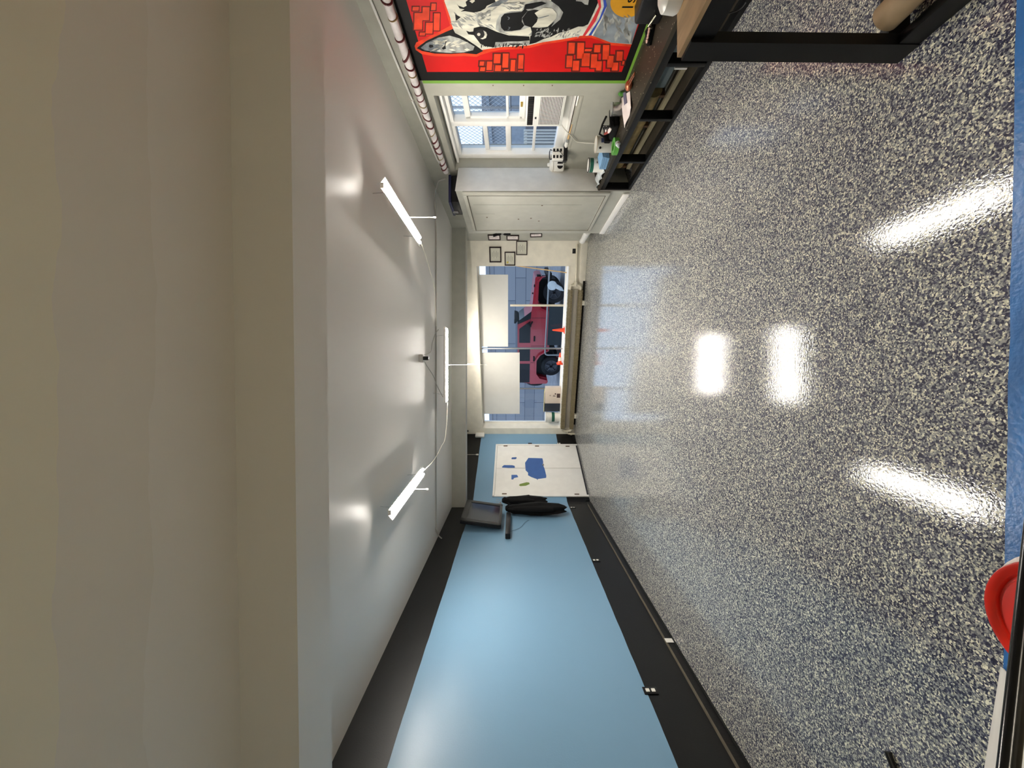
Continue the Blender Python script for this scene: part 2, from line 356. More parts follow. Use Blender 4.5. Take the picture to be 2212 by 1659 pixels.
# blue masking tape along the floor edge
def ty(x): return 1.262 - (x + 3.6) * (0.112 / 7.2)
tp = MB()
N = 40
pts = []
for i in range(N + 1):
    x = -3.0 + 6.0 * i / N; pts.append((x, ty(x) + 0.036 + random.uniform(-.002, .002), 0.0006))
lo_ = []
for i in range(N + 1):
    x = -3.0 + 6.0 * i / N; lo_.append((x, ty(x) - 0.012 - (0.03 if x > 0.45 else 0.0) + random.uniform(-.002, .002), 0.0006))
tp.prism(pts + lo_[::-1], (0, 0, 0.0012))
tag(link('masking_tape', tp, m_tape), 'blue masking tape strip along the edge of the flake floor', 'tape')
# ================================================================ DOOR 1 (white double door)
u0, u1 = AF.loc(1063, 1074)[0], AF.loc(1071, 961)[0]
DT = 2.065; fw = 0.045; um = AF.loc(1100, 1012.5)[0]
q = MB(frameM(AF)); q.box((u0, 0, 0), (u0 + fw, 0.03, DT), .004).box((u1 - fw, 0, 0), (u1, 0.03, DT), .004).box((u0, 0, DT - fw), (u1, 0.03, DT), .004)
door1 = struct('door_1', q, m_white, 'white double door patched with blue tape')
q = MB(frameM(AF)).box((u0 + fw + .004, .004, .035), (um - .006, .02, DT - fw - .004), .002); link('door_leaf', q, m_white, door1)
q = MB(frameM(AF)).box((um + .006, .004, .035), (u1 - fw - .004, .02, DT - fw - .004), .002); link('door_leaf', q, m_white, door1)
q = MB(frameM(AF)).box((u0 + fw, .001, 0), (u1 - fw, .012, .034)); link('door_sweep', q, mat('dark_threshold', (46, 46, 50), .5), door1)
q = MB(frameM(AF)).box((u0 + fw, .0035, .036), (u1 - fw, .004, DT - fw)); link('door_gap', q, mat('gap_grey', (90, 88, 86), .8), door1)
for (x, y) in ((1092, 965), (1160, 965.3), (1226, 965.8), (1089.5, 1068.5), (1246, 1069.5)):
    u, z = AF.loc(x, y); link('hinge', MB(frameM(AF)).box((u - .012, .018, z - .05), (u + .012, .034, z + .05), .003), m_hinge, door1)
u, z = AF.loc(1173, 1007); link('knob', MB(frameM(AF)).ball((u, .045, z), .022).tube([(u, .015, z), (u, .045, z)], .01), m_metal, door1)
def z5(a, b): return (960 + a / 6.144, 920 + b / 6.144)
def patch(fr, pix, off, th, m, name, parent):
    L = []
    for (x, y) in pix:
        u, z = fr.loc(x, y, off); L.append((u, off, z))
    return link(name, MB(frameM(fr)).prism(L, (0, th, 0)), m, parent)
def flat(fr, pix, off, m, name, parent, th=.0006): return patch(fr, pix, off, th, m, name, parent)
flat(AF, [z5(*p) for p in ((1070, 490), (1115, 425), (1300, 430), (1310, 470), (1312, 530), (1330, 570), (1352, 660), (1350, 690), (1240, 705), (1235, 722), (1228, 706), (1150, 678), (1110, 655), (1110, 620), (1078, 590))], .0205, m_tapebl, 'tape_patch', door1)
flat(AF, [z5(*p) for p in ((890, 425), (900, 418), (955, 415), (960, 428), (945, 442), (892, 443))], .0205, m_tapebl, 'tape_patch', door1)
flat(AF, [z5(*p) for p in ((762, 545), (790, 520), (900, 522), (932, 530), (935, 556), (850, 558), (770, 553))], .0205, m_tapebl, 'tape_patch', door1)
flat(AF, [z5(*p) for p in ((890, 650), (965, 650), (980, 680), (925, 692), (912, 712), (888, 710))], .0205, m_tapebl, 'tape_patch', door1)
flat(AF, [z5(*p) for p in ((990, 790), (1000, 772), (1090, 748), (1125, 752), (1132, 772), (1080, 795), (1010, 800))], .0205, m_tapegr, 'tape_patch', door1)
# ================================================================ BIG WINDOW
GN = -WD
def bl(x, y, off=GN): return BF.loc(x, y, off)
win = struct('window_1', MB(frameM(BF)).box((WU0, GN - .004, WZ0), (WU1, GN + .004, WZ1)), m_glass, 'large shop window looking out on the red vehicle')
q = MB(frameM(BF))
for a, b in (((WU0, WZ0), (WU0 + .04, WZ1)), ((WU1 - .03, WZ0), (WU1, WZ1)), ((WU0, WZ1 - .035), (WU1, WZ1)), ((WU0, WZ0), (WU1, WZ0 + .03))):
    q.box((a[0], GN - .03, a[1]), (b[0], GN + .03, b[1]), .003)
link('window_frame', q, m_white, win)
for y, wd, mm in ((752.5, .032, m_alu), (839, .03, m_alu)):
    u = bl(1120, y)[0]; link('mullion', MB(frameM(BF)).box((u - wd / 2, GN - .03, WZ0), (u + wd / 2, GN + .03, WZ1), .004), mm, win)
u, zt = bl(1102, 659.5); link('mullion', MB(frameM(BF)).box((u - .025, GN + .006, WZ0), (u + .025, GN + .02, zt), .003), m_pipe, win)
for nm, (xa, ya, xb, yb), lab in (('window_board', (1034, 593, 1097.5, 748), 'white board covering the upper right part of the big window'), ('window_board', (1041, 761, 1122.5, 893), 'larger white board covering the upper left part of the big window')):
    ua, za = bl(xa, ya, GN + .02); ub, zb = bl(xb, yb, GN + .02); uc, zc = bl((xb), ya, GN + .02)
    za = WZ1 - .02
    q = MB(frameM(BF)).prism([(ua, GN + .035, za), (ub, GN + .035, za), (ub, GN + .035, zb), (ua, GN + .035, zc)], (0, .012, 0))
    tag(link(nm, q, m_board), lab, 'board')
q = MB(); a = BF.hit(1116, 574.5, GN + .08); b = BF.hit(1224, 589, GN + .08); q.tube([a, b], .012, 8)
tag(link('wooden_stick', q, m_wood), 'thin wooden stick leaning in the right corner of the big window', 'stick')
# things on the big sill
SZ = WZ0 + .007
def on_sill(y, off): # point on sill
    d = BF.hit(1200, y, off); return Vector((d.x, d.y, SZ))
c0 = on_sill(713, -.12)
def cone(c, up, label):
    t = thing('traffic_cone', label, 'traffic cone', c)
    M = Matrix.Translation(c) @ up
    link('cone_base', MB().box((-.075, -.075, 0), (.075, .075, .014), .004, M=M), m_orange, t)
    link('cone_body', MB().lathe([(.058, .014), (.05, .03), (.017, .28), (.012, .29), (.004, .29)], M=M), m_orange, t)
    return t
cone(c0, Matrix.Rotation(-.4, 4, 'Z'), 'small orange traffic cone standing upright on the window sill')
c1 = on_sill(786, -.12) + Vector((0, 0, .075))
t = cone(c1, Matrix.Rotation(math.atan2(BF.u.y, BF.u.x), 4, 'Z') @ Matrix.Rotation(PI / 2, 4, 'Y'), 'small orange traffic cone with white band lying on its side on the sill')
M = Matrix.Translation(c1) @ Matrix.Rotation(math.atan2(BF.u.y, BF.u.x), 4, 'Z') @ Matrix.Rotation(PI / 2, 4, 'Y')
link('reflective_band', MB().lathe([(.0435, .09), (.032, .18), (.030, .18), (.041, .09)], M=M), m_whitep, t)
# box with prints, black box, yellow sheet, bucket
def sillbox(name, label, cat, y0, y1, xt, dep, m, off=-.17):
    ua = bl(1200, y0, off)[0]; ub = bl(1200, y1, off)[0]; zt = bl(xt, (y0 + y1) / 2, off)[1]
    q = MB(frameM(BF)).box((ua, off, SZ), (ub, off - dep, zt), .003)
    return ua, ub, zt, link(name, q, m)
ua, ub, zt, o = sillbox('product_carton', '', '', 837, 871.5, 1177.5, .11, mat('beige_carton', (214, 200, 186), .6, var=.04)); o.name = 'product_carton'
tag(o, 'beige carton with small black printing standing on the left end of the sill', 'box')
W_ = abs(ub - ua)
ul = min(ua, ub)
q = MB(frameM(BF)).box((ul + W_ * .36, -.169, SZ + .012), (ul + W_ * .62, -.1685, SZ + .10)); link('printed_square', q, m_brown, o)
q = MB(frameM(BF)).box((ul + W_ * .45, -.169, SZ + .13), (ul + W_ * .49, -.1685, SZ + .20)).box((ul + W_ * .56, -.169, SZ + .12), (ul + W_ * .64, -.1685, SZ + .155)).box((ul + W_ * .52, -.169, SZ + .16), (ul + W_ * .54, -.1685, SZ + .19)); link('printed_text', q, m_brown, o)
q = MB(frameM(BF)).tube([(ul + W_ * .5, -.17, SZ + .27), (ul + W_ * .5, -.1685, SZ + .27)], .02, 16); link('printed_emblem', q, mat('beige_print', (170, 150, 136), .6), o)
ua, ub, zt2, o = sillbox('black_carton', '', '', 872, 889, 1176, .11, mat('dark_blue_carton', (34, 42, 54), .5)); tag(o, 'dark blue black carton between the beige carton and the bucket', 'box')
q = MB(frameM(BF)).prism([(bl(1175, 889.5, -.2)[0], -.2, zt2 + .012), (bl(1175, 850, -.2)[0], -.2, zt2 + .014), (bl(1175, 840, -.2)[0], -.2, zt2 - .01), (bl(1175, 840, -.2)[0], -.2, zt2 - .014), (bl(1175, 850, -.2)[0], -.2, zt2 + .006), (bl(1175, 889.5, -.2)[0], -.2, zt2 + .002)], (0, -.09, 0))
tag(link('yellow_card_sheet', q, m_yellow), 'pale yellow sheet lying across the tops of the cartons', 'sheet')
c = on_sill(900.5, -.17)
bt = thing('paint_bucket', 'white paint bucket with green label at the left end of the sill', 'bucket', c)
link('bucket_body', MB().lathe([(.115, 0), (.12, .01), (.132, .30), (.14, .305), (.14, .315), (.135, .32), (.134, .34), (.142, .345), (.142, .375), (.13, .385), (.0, .385)], c, 32), m_whitep, bt)
link('bucket_label', MB().lathe([(.1275, .14), (.1305, .215), (.1315, .215), (.1285, .14)], c, 32), m_green, bt)
# ================================================================ RADIATOR under the big window
rad = thing('finned_radiator', 'long finned tube radiator with two brass runs under the big window', 'radiator', BF.w(2.2, .1, 0))
ru0, ru1 = BF.loc(1235, 926, .1)[0], BF.loc(1235, 626, .1)[0]
for z0, z1, o_ in ((.285, .385, .06), (.055, .15, .06)):
    q = MB(frameM(BF)); n_ = 150
    for i in range(n_):
        u = ru0 + (ru1 - ru0) * i / n_; j = random.uniform(-.004, .004)
        q.box((u, .025, z0 + j), (u + (ru1 - ru0) / n_ * .55, .13 + j, z1 + j))
    f = link('radiator_fins', q, m_rust, rad)
    link('fin_tube', MB(frameM(BF)).tube([(ru0 - .05, .08, (z0 + z1) / 2), (ru1 + .03, .08, (z0 + z1) / 2)], .024), m_pipe, f)
link('radiator_back_panel', MB(frameM(BF)).box((ru0, .0, .15), (ru1, .045, .285), .004).box((ru0, .045, .265), (ru1, .07, .275)), mat('radiator_panel_grey', (170, 164, 152), .45), rad)
zt, zb, zm = .335, .10, .215
q = MB(frameM(BF)); q.tube([(ru1, .08, zt), (ru1 + .05, .08, zt), (ru1 + .09, .08, zt - .02), (ru1 + .11, .08, zm + .02), (ru1 + .11, .08, zm)], .03).tube([(ru1, .08, zb), (ru1 + .05, .08, zb), (ru1 + .09, .08, zb + .02), (ru1 + .11, .08, zm - .02), (ru1 + .11, .08, zm)], .03).tube([(ru1 + .08, .08, zm), (ru1 + .17, .08, zm)], .04)
link('elbow_fitting', q, m_pipe, rad)
q = MB(frameM(BF)); q.tube([(ru0, .08, zt), (ru0 - .06, .08, zt), (ru0 - .08, .08, zt - .03), (ru0 - .08, .08, zb + .03), (ru0 - .06, .08, zb), (ru0, .08, zb)], .026).tube([(ru0 - .08, .08, .2), (ru0 - .15, .08, .19), (ru0 - .17, .08, .15), (ru0 - .17, .08, .002)], .024).tube([(ru0 - .17, .08, .12), (ru0 - .17, .08, .07)], .036)
link('elbow_fitting', q, m_pipe, rad)
for ua_, ub_ in ((ru0 + .3, ru0 + .42), (ru1 - .35, ru1 - .25)): link('support_bracket', MB(frameM(BF)).box((ua_, .01, .0), (ub_, .1, .055)), m_cream, rad)
e_ = BF.w(ru1 + .17, .08, zm); g_ = BF.w(4.72, .09, .245)
tag(link('heating_pipe', MB().tube([e_, BF.w(4.2, .09, .225), g_], .024).tube([g_ - Vector((.04, 0, 0)), g_ + Vector((.04, -.01, 0))], .034), m_pipe), 'thin cream heating pipe running right from the radiator along the end wall', 'pipe')
p0 = P(1270, 500, 6.95); p1 = P(1258, 521, 8.0)
tag(link('insulated_pipe', MB().tube([p0, p1, p1 + Vector((.04, .1, 0))], [.058, .055, .05], 16), m_pil), 'thick pale insulated pipe behind the closet corner', 'pipe')
# ================================================================ frames, outlet on the end wall
def pic(fr, x0, y0, x1, y1, label, kind, tilt=0, fwid=.028):
    u0, z1 = fr.loc(x0, y0, .012); u1, _ = fr.loc(x0, y1, .012); zA = fr.loc(x0, (y0 + y1) / 2, .012)[1]; zB = fr.loc(x1, (y0 + y1) / 2, .012)[1]
    ua, ub = min(u0, u1), max(u0, u1); cu, cz = (ua + ub) / 2, (zA + zB) / 2; hw, hh = (ub - ua) / 2, (zA - zB) / 2
    R = Matrix.Translation((cu, 0, cz)) @ Matrix.Rotation(tilt, 4, 'Y')
    t = thing('picture_frame', label, 'picture frame', fr.w(cu, .0, cz - hh), 'framed certificates around the corner')
    q = MB(frameM(fr))
    for a, b in (((-hw, -hh), (-hw + fwid, hh)), ((hw - fwid, -hh), (hw, hh)), ((-hw, hh - fwid), (hw, hh)), ((-hw, -hh), (hw, -hh + fwid))):
        q.box((a[0], .001, a[1]), (b[0], .022, b[1]), .003, M=R)
    link('frame_border', q, m_frame, t)
    link('certificate', MB(frameM(fr)).box((-hw + fwid, .002, -hh + fwid), (hw - fwid, .008, hh - fwid), M=R), m_paper if kind else m_paperw, t)
    q = MB(frameM(fr))
    iw, ih = hw - fwid, hh - fwid
    for k in range(5):
        zz = ih * (.6 - .28 * k); ww = iw * (.55 if k % 2 else .35)
        q.box((-ww, .008, zz - .003), (ww, .0086, zz + .003), M=R)
    link('printed_lines', q, mat('grey_print', (120, 120, 110), .6), t)
    if kind == 2: link('gold_seal', MB(frameM(fr)).tube([(-iw * .6 if fr is BF else iw * .5, .0086, ih * -.0 + ih * .55 - ih * .0), (-iw * .6 if fr is BF else iw * .5, .0092, ih * .55)], .022, 14, M=R), mat('gold_seal', (200, 180, 70), .4), t)
    return t
pic(BF, 1057, 533, 1083, 567, 'largest dark framed certificate, upper left of the cluster by the window', 1)
pic(BF, 1090, 544, 1113, 574, 'dark framed certificate with gold seal touching the window edge', 2, fwid=.022)
pic(BF, 1115, 520.5, 1139, 551, 'dark framed certificate, lowest on the cream end wall', 1, fwid=.018)
GW = Frame((3.10, 8.316), (0.09, -1.0), (-1.0, -0.09))   # short grey return wall beside the closet
gw = MB(frameM(GW)); gw.box((0, 0, 0), (1.4, -.2, CZ)); struct('wall_return', gw, m_grey, 'narrow grey return wall behind the closet')
# frames on the grey return are very oblique
def picG(x0, y0, x1, y1, label, tilt=0):
    pic(GW, x0, y0, x1, y1, label, 0, tilt, .022)
picG(1054, 507.5, 1081, 518.5, 'upper small framed certificate on the narrow grey return wall')
picG(1094, 508.5, 1121, 518.8, 'middle small framed certificate on the narrow grey return wall')
picG(1145, 504, 1171, 512, 'tilted framed white sheet, lowest on the narrow grey return wall', -.06)
p = GW.hit(1085, 505, .05)
ts = thing('wall_bracket', 'black and silver wall bracket above the small frames on the return wall', 'bracket', p)
link('bracket_arm', MB().box((p.x - .03, p.y - .03, p.z - .17), (p.x + .02, p.y + .03, p.z - .02), .006).tube([p + Vector((0, 0, -.02)), p + Vector((-.01, 0, .1))], .018).tube([p + Vector((-.01, 0, .1)), p + Vector((-.04, 0, .19))], .03), m_blackp, ts)
link('bracket_collar', MB().tube([p + Vector((0, 0, -.04)), p + Vector((0, 0, .02))], .034), m_metal, ts)
def outlet(fr, x, y, label, w_=.038, h_=.06, sock=True, cat='outlet', name='wall_outlet'):
    u, z = fr.loc(x, y); t = thing(name, label, cat, fr.w(u, 0, z))
    link('cover_plate', MB(frameM(fr)).box((u - w_, 0, z - h_), (u + w_, .008, z + h_), .003), m_blackp, t)
    if sock:
        for s_ in (-1, 1): link('socket', MB(frameM(fr)).box((u - .017, .008, z + s_ * .024 - .016), (u + .017, .011, z + s_ * .024 + .016), .004), m_whitep, t)
    return t
outlet(LF, 1405, 1493, 'black cover plate with white sockets on the blue wall, nearest the camera')
outlet(LF, 1287, 1211, 'black cover plate with white sockets on the blue wall, middle one')
outlet(LF, 1237, 1097, 'black cover plate with plugs below the hanging coats')
outlet(AF, 1207, 958.5, 'black cover plate with white sockets low beside the double door', .03, .045)
outlet(AF, 1145, 958.5, 'black light switch plate beside the double door at hand height', .03, .05, False, 'switch', 'light_switch')
t = outlet(BF, 1241, 542.5, 'black outlet with a plug low on the cream end wall', .05, .045, False)
u, z = BF.loc(1241, 542.5); link('plug', MB(frameM(BF)).box((u - .02, .008, z - .02), (u + .02, .05, z + .02), .006).tube([(u, .05, z), (u + .05, .05, z - .02), (u + .09, .03, z - .05)], .005), m_blackp, t)
# paint marks on the black skirting
q = MB(frameM(LF)); u, z = LF.loc(1446, 1383.5, .02); q.box((u - .03, .02, .002), (u + .03, .0215, .088)); tag(link('white_tape_piece', q, m_whitep), 'short white tape piece stuck across the black baseboard', 'tape')
# ================================================================ ceiling lights
def fixture(a, b, z, label, chain=None, slack=0, drop=.12):
    a = Vector(a); b = Vector(b); a.z = b.z = z
    if slack: b.z -= slack
    d = (b - a).normalized(); L = (b - a).length; s = Vector((0, 0, 1)).cross(d).normalized(); upv = d.cross(s).normalized()
    c = (a + b) / 2
    t = thing('shop_light', label, 'ceiling light', (c.x, c.y, c.z), 'hanging fluorescent shop lights')
    M = Matrix(((d.x, s.x, upv.x, a.x), (d.y, s.y, upv.y, a.y), (d.z, s.z, upv.z, a.z), (0, 0, 0, 1)))
    q = MB(M)
    prof = [(-.072, .008), (-.064, .02), (-.025, .048), (.025, .048), (.064, .02), (.072, .008), (.069, .007), (.024, .042), (-.024, .042), (-.069, .007)]
    q.prism([(0, p_[0], p_[1]) for p_ in prof], (L, 0, 0)).box((0, -.024, .018), (.012, .024, .042)).box((L - .012, -.024, .018), (L, .024, .042))
    link('reflector_housing', q, m_whitep, t)
    for sd in (-.03, .03):
        link('fluorescent_tube', MB(M).tube([(.02, sd, .006), (L - .02, sd, .006)], .0165, 12), m_tube, t)
    for uu in (.12, L - .12):
        link('hanging_wire', MB(M).tube([(uu, 0, .045), (uu + (.02 if uu < .5 else -.02), 0, CZ - z + (slack * uu / L if slack else 0))], .0022, 6), m_metal, t)
    if chain:
        pc = a + d * (L / 2)
        q = MB().tube([pc + Vector((0, 0, .02)), pc - Vector((0, 0, chain))], .005, 6); pcs = link('pull_cord', q, m_cable, t)
        link('cord_handle', MB().lathe([(.004, 0), (.009, .005), (.008, .03), (.004, .04)], pc - Vector((0, 0, chain + .03)), 10), m_whitep, pcs)
    return t
fixture(P(832, 400, 3.28), P(908, 520, 4.51), 2.695, 'lit fluorescent shop light hanging on the right, toward the window wall', .28)
fixture(P(848, 1108, 3.478), P(915, 1018, 4.67), 2.695, 'lit fluorescent shop light hanging on the left, toward the blue wall', .16)
fixture(P(965, 707, 5.975), P(965, 869, 5.975), 2.645, 'lit fluorescent shop light in the middle, seen broadside before the beam', .60)
fixture(P(1000, 722, 8.35), P(1000, 850, 8.35), 2.70, 'lit fluorescent shop light behind the far ceiling beam, mostly hidden', .16, .065)
fill_light = thing('shop_light', 'added hooded fill light, unseen on the ceiling behind the viewer', 'ceiling light', (0, -1.3, 2.60))  # added unseen fill lamp; its hood keeps light off the beam face
link('fill_light_hood', MB().box((-.85, -1.47, 2.835), (.85, -1.13, 2.855)).box((-.85, -1.48, 2.60), (.85, -1.465, 2.855)).box((-.85, -1.135, 2.60), (.85, -1.12, 2.855)).box((-.86, -1.48, 2.60), (-.85, -1.12, 2.855)).box((.85, -1.48, 2.60), (.86, -1.12, 2.855)), m_whitep, fill_light)
m_fill = emis('fill_light_tube', (255, 246, 230), LAMP * 1.7)
for yy in (-1.33, -1.27): link('fluorescent_tube', MB().tube([(-.8, yy, 2.80), (.8, yy, 2.80)], .016, 12), m_fill, fill_light)  # tubes of the added fill light
# cables between lights and ceiling box
def cable(pts, label, r=.0055, m=None, name='power_cable'):
    L = [Vector(p) for p in pts]; out = []
    for i in range(len(L) - 1):
        p0 = L[max(i - 1, 0)]; p1 = L[i]; p2 = L[i + 1]; p3 = L[min(i + 2, len(L) - 1)]
        for k in range(6):
            t = k / 6.0
            out.append(.5 * ((2 * p1) + (-p0 + p2) * t + (2 * p0 - 5 * p1 + 4 * p2 - p3) * t * t + (-p0 + 3 * p1 - 3 * p2 + p3) * t ** 3))
    out.append(L[-1])
    return tag(link(name, MB().tube(out, r, 6), m or m_cable), label, 'cable')
cable([P(909, 522, 4.5), P(918, 548, 4.75), P(929, 585, 5.1), P(938, 620, 5.5), P(940, 660, 5.9), P(942, 705, 6.0)], 'white power cable sagging from the right shop light to the middle one')
cable([P(967, 870, 5.97), P(966, 890, 5.9), P(965, 915, 5.7), P(961, 950, 5.3), P(955, 962, 5.2), P(943, 985, 5.0), P(934, 998, 4.8), P(918, 1014, 4.7)], 'white power cable sagging from the middle shop light to the left one')
cable([P(915, 767, 5.35), P(930, 760, 5.5), P(934, 740, 5.7), P(940, 722, 5.8), P(947, 712, 5.95)], 'grey cable looping from the ceiling box to the right end of the middle light', m=m_condw)
cable([P(915, 778, 5.35), P(922, 790, 5.5), P(936, 812, 5.7), P(945, 835, 5.9), P(957, 858, 5.97)], 'grey cable looping from the ceiling box to the left end of the middle light', m=m_condw)
bx_ = P(905, 774, 5.10)
t = thing('ceiling_junction_box', 'square grey ceiling box with a black adapter plug', 'electrical box', (bx_.x, bx_.y, CZ - .05))
link('box_body', MB().box((bx_.x - .05, 5.06, CZ - .05), (bx_.x + .05, 5.16, CZ), .004), m_condw, t)
link('plug_adapter', MB().box((bx_.x - .025, 5.09, CZ - .12), (bx_.x + .025, 5.14, CZ - .05), .006), m_blackp, t)
# conduits
Dc = 6.14; yc0 = P(940, 1138, Dc); yc1 = P(940, 430, Dc)
q = MB().tube([P(949, 1165, 6.3) + Vector((0, 0, -.05)), P(948, 1158, 6.25), P(941, 1143, Dc), (yc0.x, Dc, CZ - .012), (2.4, Dc, CZ - .012), (2.75, 6.08, CZ - .012), (2.95, 5.95, CZ - .03), (3.06, 5.8, CZ - .12), (3.06, 5.72, 2.62)], .011, 8)
tag(link('ceiling_conduit', q, m_condw), 'thin painted conduit running straight across the ceiling', 'conduit')
q = MB(); off = .02
q.tube([RF.w(.6, off, 2.74), RF.w(3.0, off, 2.735), RF.w(4.15, off, 2.70), RF.w(5.3, off, 2.66), RF.w(5.5, off, 2.62), RF.w(5.55, off, 2.55)], .011, 8)
tag(link('wall_conduit', q, m_pil), 'thin white conduit high on the right wall', 'conduit')
cable([P(886, 213, 4.05), P(889, 218, 4.05), P(893, 216, 4.02)], 'short cable stub dangling from the high wall conduit', .006)
# wrapped pipe
pw = thing('wrapped_pipe', 'white insulated pipe spirally bound with dark red tape, high on right wall', 'pipe', RF.w(3, .09, 2.53))
U0, U1 = .8, 5.5; PZ0, PZ1 = 2.585, 2.575; PO = .085
link('pipe_insulation', MB().tube([RF.w(U0, PO, PZ0), RF.w(2.5, PO, PZ0), RF.w(4, PO, 2.58), RF.w(U1, PO, PZ1)], .036, 16), mat('pipe_wrap_white', (206, 200, 198), .6, var=.15, scale=9, bump=.4), pw)
k = U0; i = 0
while k < U1 - .1:
    ring = []
    tl = random.uniform(-.04, .06)
    for j in range(0, 17):
        a = 2 * PI * j / 16; ring.append(RF.w(k + tl * math.sin(a) * .8, PO + .037 * math.cos(a), 2.58 + (.004 if k < 3 else 0) + .037 * math.sin(a)))
    link('binding_tape', MB().tube(ring, random.choice((.006, .009, .011)), 6), mat('dark_red_tape', (86, 26, 30), .5) if i % 4 else mat('old_yellow_glue', (132, 112, 70), .6), pw)
    k += random.choice((.09, .12, .14)) * (1.6 if k < 3.4 else 1.0); i += 1
# box on closet
t = thing('storage_case', 'dark blue and black case resting on top of the closet block', 'case', (2.93, 5.75, 2.41))
link('case_body', MB().box((2.66, 5.62, 2.41), (3.05, 6.05, 2.52), .01), m_blackp, t)
link('case_lid', MB().box((2.65, 5.61, 2.52), (3.06, 6.06, 2.56), .008), mat('navy_plastic', (20, 24, 62), .4), t)
link('latch', MB().box((2.64, 5.9, 2.46), (2.66, 5.95, 2.54), .003), m_metal, t)
# ================================================================ right window in the recess
def rwin(u0, u1, rails, label, glaz):
    ww = MB(frameM(RF)).box((u0, -.262, WNZ0), (u1, -.256, WNZ1))
    return ww
win2 = struct('window_2', MB(frameM(RF)).box((WNU0, -.262, WNZ0), (WNU1, -.256, WNZ1)), m_glass, 'pair of sash windows recessed in the right wall')
q = MB(frameM(RF))
MUL = 4.84
for a, b in (((WNU0 - .05, WNZ0 - .06), (WNU0 + .03, WNZ1 + .06)), ((WNU1 - .05, WNZ0 - .06), (WNU1 + .05, WNZ1 + .06)), ((MUL - .045, WNZ0), (MUL + .045, WNZ1)), ((WNU0, WNZ1 - .05), (WNU1, WNZ1 + .06)), ((WNU0, WNZ0 - .06), (WNU1, WNZ0 + .05))):
    q.box((a[0], -.30, a[1]), (b[0], -.165, b[1]), .006)
q.box((WNU0 - .05, -.18, WNZ1 + .0), (WNU1 + .05, -.10, WNZ1 + .03), .005).box((WNU0 - .08, -.18, WNZ0 - .085), (WNU1 + .05, -.13, WNZ0 - .05), .004)
link('window_frame', q, m_white, win2)
q = MB(frameM(RF))
for z, h in ((1.978, .03), (1.677, .035), (1.327, .018)):
    q.box((MUL + .04, -.27, z - h), (WNU1 - .04, -.22, z + h), .004)
q.box((MUL + .04, -.26, 1.677), (MUL + .075, -.21, 2.0)).box((WNU1 - .08, -.26, 1.677), (WNU1 - .04, -.21, 2.0))
link('window_sash', q, m_white, win2)
q = MB(frameM(RF))
for z, h in ((2.17, .035), (1.68, .015), (1.50, .035)):
    q.box((WNU0, -.26, z - h), (MUL - .04, -.205, z + h), .004)
q.box((MUL - .085, -.26, 1.5), (MUL - .04, -.205, 2.2), .004)
link('window_sash', q, m_white, win2)
u, z = RF.loc(1127, 224, -.205); link('sash_lock', MB(frameM(RF)).box((u - .035, -.205, z - .012), (u + .035, -.19, z + .012), .003), mat('brass', (190, 158, 70), .3, .7), win2)
# recess lining: sill and apron
struct('trim_5', MB(frameM(RF)).box((RU0, 0.004, RZ0 - .03), (RU1, -RDp, RZ0 + .004), .004), m_greyd, 'grey sill of the right window recess')
# AC
AU0, AU1, AZ0, AZ1, AN = 4.15, 4.665, 1.035, 1.462, -.03
ac = thing('window_air_conditioner', 'white window air conditioner set in the near sash window', 'air conditioner', RF.w((AU0 + AU1) / 2, -.2, AZ0))
link('case', MB(frameM(RF)).box((AU0, AN - .02, AZ0), (AU1, -.55, AZ1), .008), m_whitep, ac)
fc = link('front_panel', MB(frameM(RF)).box((AU0 - .005, AN - .022, AZ0 - .005), (AU1 + .005, AN, AZ1 + .005), .01), m_whitep, ac)
q = MB(frameM(RF)).box((AU0 + .01, AN - .005, AZ1 - .085), (AU1 - .02, AN + .002, AZ1 - .015), .004); vent = link('air_outlet', q, m_blackp, ac)
q = MB(frameM(RF))
for k in range(14):
    uu = AU0 + .03 + k * .034; q.box((uu, AN + .002, AZ1 - .08), (uu + .004, AN + .006, AZ1 - .02))
link('outlet_vane', q, mat('dark_vane', (50, 46, 40), .5), vent)
link('control_button', MB(frameM(RF)).box((AU1 - .17, AN, AZ1 - .125), (AU1 - .135, AN + .003, AZ1 - .105)), m_blackp, fc)
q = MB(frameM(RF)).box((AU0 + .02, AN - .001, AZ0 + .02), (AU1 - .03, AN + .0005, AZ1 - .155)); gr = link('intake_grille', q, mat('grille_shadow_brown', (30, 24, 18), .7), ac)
q = MB(frameM(RF))
for k in range(15):
    zz = AZ0 + .022 + k * .0168; q.box((AU0 + .02, AN, zz), (AU1 - .03, AN + .0022, zz + .0085))
link('grille_slats', q, m_whitep, gr)
link('side_filler', MB(frameM(RF)).box((AU1 + .005, -.26, AZ0), (MUL - .04, -.22, AZ1 + .03), .003), m_white, ac)
cable([RF.w(4.62, -.02, 1.03), RF.w(4.66, .015, .98), RF.w(4.8, .02, .87), RF.w(4.89, .02, .80), RF.w(4.90, .03, .70), RF.w(4.88, .05, .56)], 'cream power cord running from the air conditioner down behind the grey paint can', .006)
